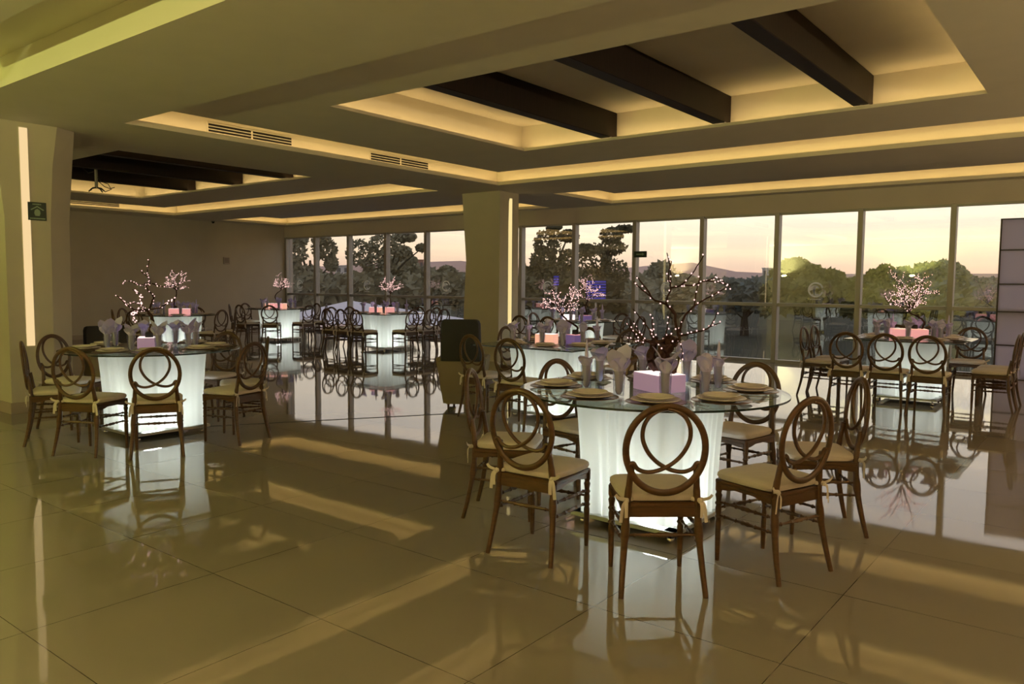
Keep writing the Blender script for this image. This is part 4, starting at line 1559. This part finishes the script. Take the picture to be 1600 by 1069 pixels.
for k, (a, b, mt, d, top) in enumerate([(440, 590, 'leaf', 24, 436), (590, 735, 'leaf', 26, 434), (805, 1000, 'leafdark', 26, 440), (1000, 1110, 'leaf', 24, 440), (1110, 1215, 'leafblue', 26, 440),
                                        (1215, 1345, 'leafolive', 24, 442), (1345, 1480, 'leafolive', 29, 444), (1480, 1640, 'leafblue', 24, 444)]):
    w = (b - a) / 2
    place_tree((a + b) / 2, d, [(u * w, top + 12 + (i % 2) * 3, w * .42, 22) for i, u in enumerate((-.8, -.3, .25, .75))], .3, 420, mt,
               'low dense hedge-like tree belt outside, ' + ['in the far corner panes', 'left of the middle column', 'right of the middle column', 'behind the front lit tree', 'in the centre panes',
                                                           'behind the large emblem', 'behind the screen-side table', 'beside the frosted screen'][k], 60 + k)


def far_building(px, d, w, ytop, mt, lab, floors=3):
    b_ = T(px, d)
    h = z_of(ytop, d) + 3.5
    hw = w * d / FPX / 2
    r_ = thing('building', lab, 'building', (b_.x, b_.y, -3.5), math.atan2(b_.y, b_.x) - pi / 2, 'distant buildings')
    mb = MB()
    mb.box(-hw, hw, 0, hw * 1.5, 0, h)
    mb.build('walls', M[mt], r_)
    MB().box(-hw - .2, hw + .2, -.2, hw * 1.5 + .2, h, h + .35).build('roof', M[mt], r_)
    n = max(2, int(hw))
    for j in range(floors):
        for i in range(n):
            x = -hw + (i + .5) * 2 * hw / n
            z = h * (j + .6) / floors
            MB().box(x - hw / n * .5, x + hw / n * .5, -.06, .02, z - h / floors * .22, z + h / floors * .22).build('window', M['bldwin'], r_)


far_building(536, 330, 22, 412, 'bldwhite', 'pale distant building seen between trees in the far corner panes')
far_building(655, 330, 14, 402, 'bldred', 'brick-red distant building left of the middle column')
far_building(686, 330, 14, 420, 'bldwhite', 'small pale distant building just left of the middle column')
far_building(1196, 280, 16, 411, 'bldwhite', 'pale grey distant tower block outside in the window wall')

# blue-lit sign panels beyond the trees
for px, py, w, h, lab in [(930, 448, 30, 34, 'large blue illuminated panel seen through the window'), (868, 432, 8, 16, 'small blue illuminated panel behind the tall tree')]:
    d = 68
    b_ = T(px, d)
    r_ = thing('blue_screen', lab, 'screen', (b_.x, b_.y, z_of(py, d)), math.atan2(b_.y, b_.x) - pi / 2, 'blue illuminated panels')
    hw, hh = w * d / FPX / 2, h * d / FPX / 2
    mb = MB()
    n = max(3, int(h / 4))
    for j in range(n):
        z = -hh + (j + .5) * 2 * hh / n
        mb.box(-hw, hw, -.12, 0, z - hh / n * .55, z + hh / n * .55)
    mb.build('led_row', M['blue'], r_)
    MB().box(-hw - .05, hw + .05, 0, .08, -hh - .05, hh + .05).build('housing', M['black'], r_)
    MB().box(-.08, .08, .0, .1, -3.5 - z_of(py, d), -hh).build('post', M['plastic'], r_)

# white marquee roof outside, below the window level
r = thing('marquee', 'white pitched canvas marquee roof outside the far corner windows', 'tent', (-22.0, 20.6, 0))
mb = MB()
C4 = [(-4.3, -3.2, -.1), (2.6, -2.6, .05), (4.6, 2.4, -.15), (-3.2, 2.8, -.15)]
pk = (-1.6, -.6, .78)
mb.add(C4 + [pk], [(0, 1, 4), (1, 2, 4), (2, 3, 4), (3, 0, 4), (3, 2, 1, 0)])
mb.build('roof', M['tent'], r)
mb = MB()
for i in range(4):
    a, b = C4[i], C4[(i + 1) % 4]
    mb.add([a, b, (b[0], b[1], b[2] - .3), (a[0], a[1], a[2] - .3)], [(0, 1, 2, 3)])
mb.build('valance', M['tent'], r)
for a in C4:
    MB().tube([(a[0], a[1], a[2] - .02), (a[0], a[1], -3.5)], .05, 8).build('pole', M['plastic'], r)
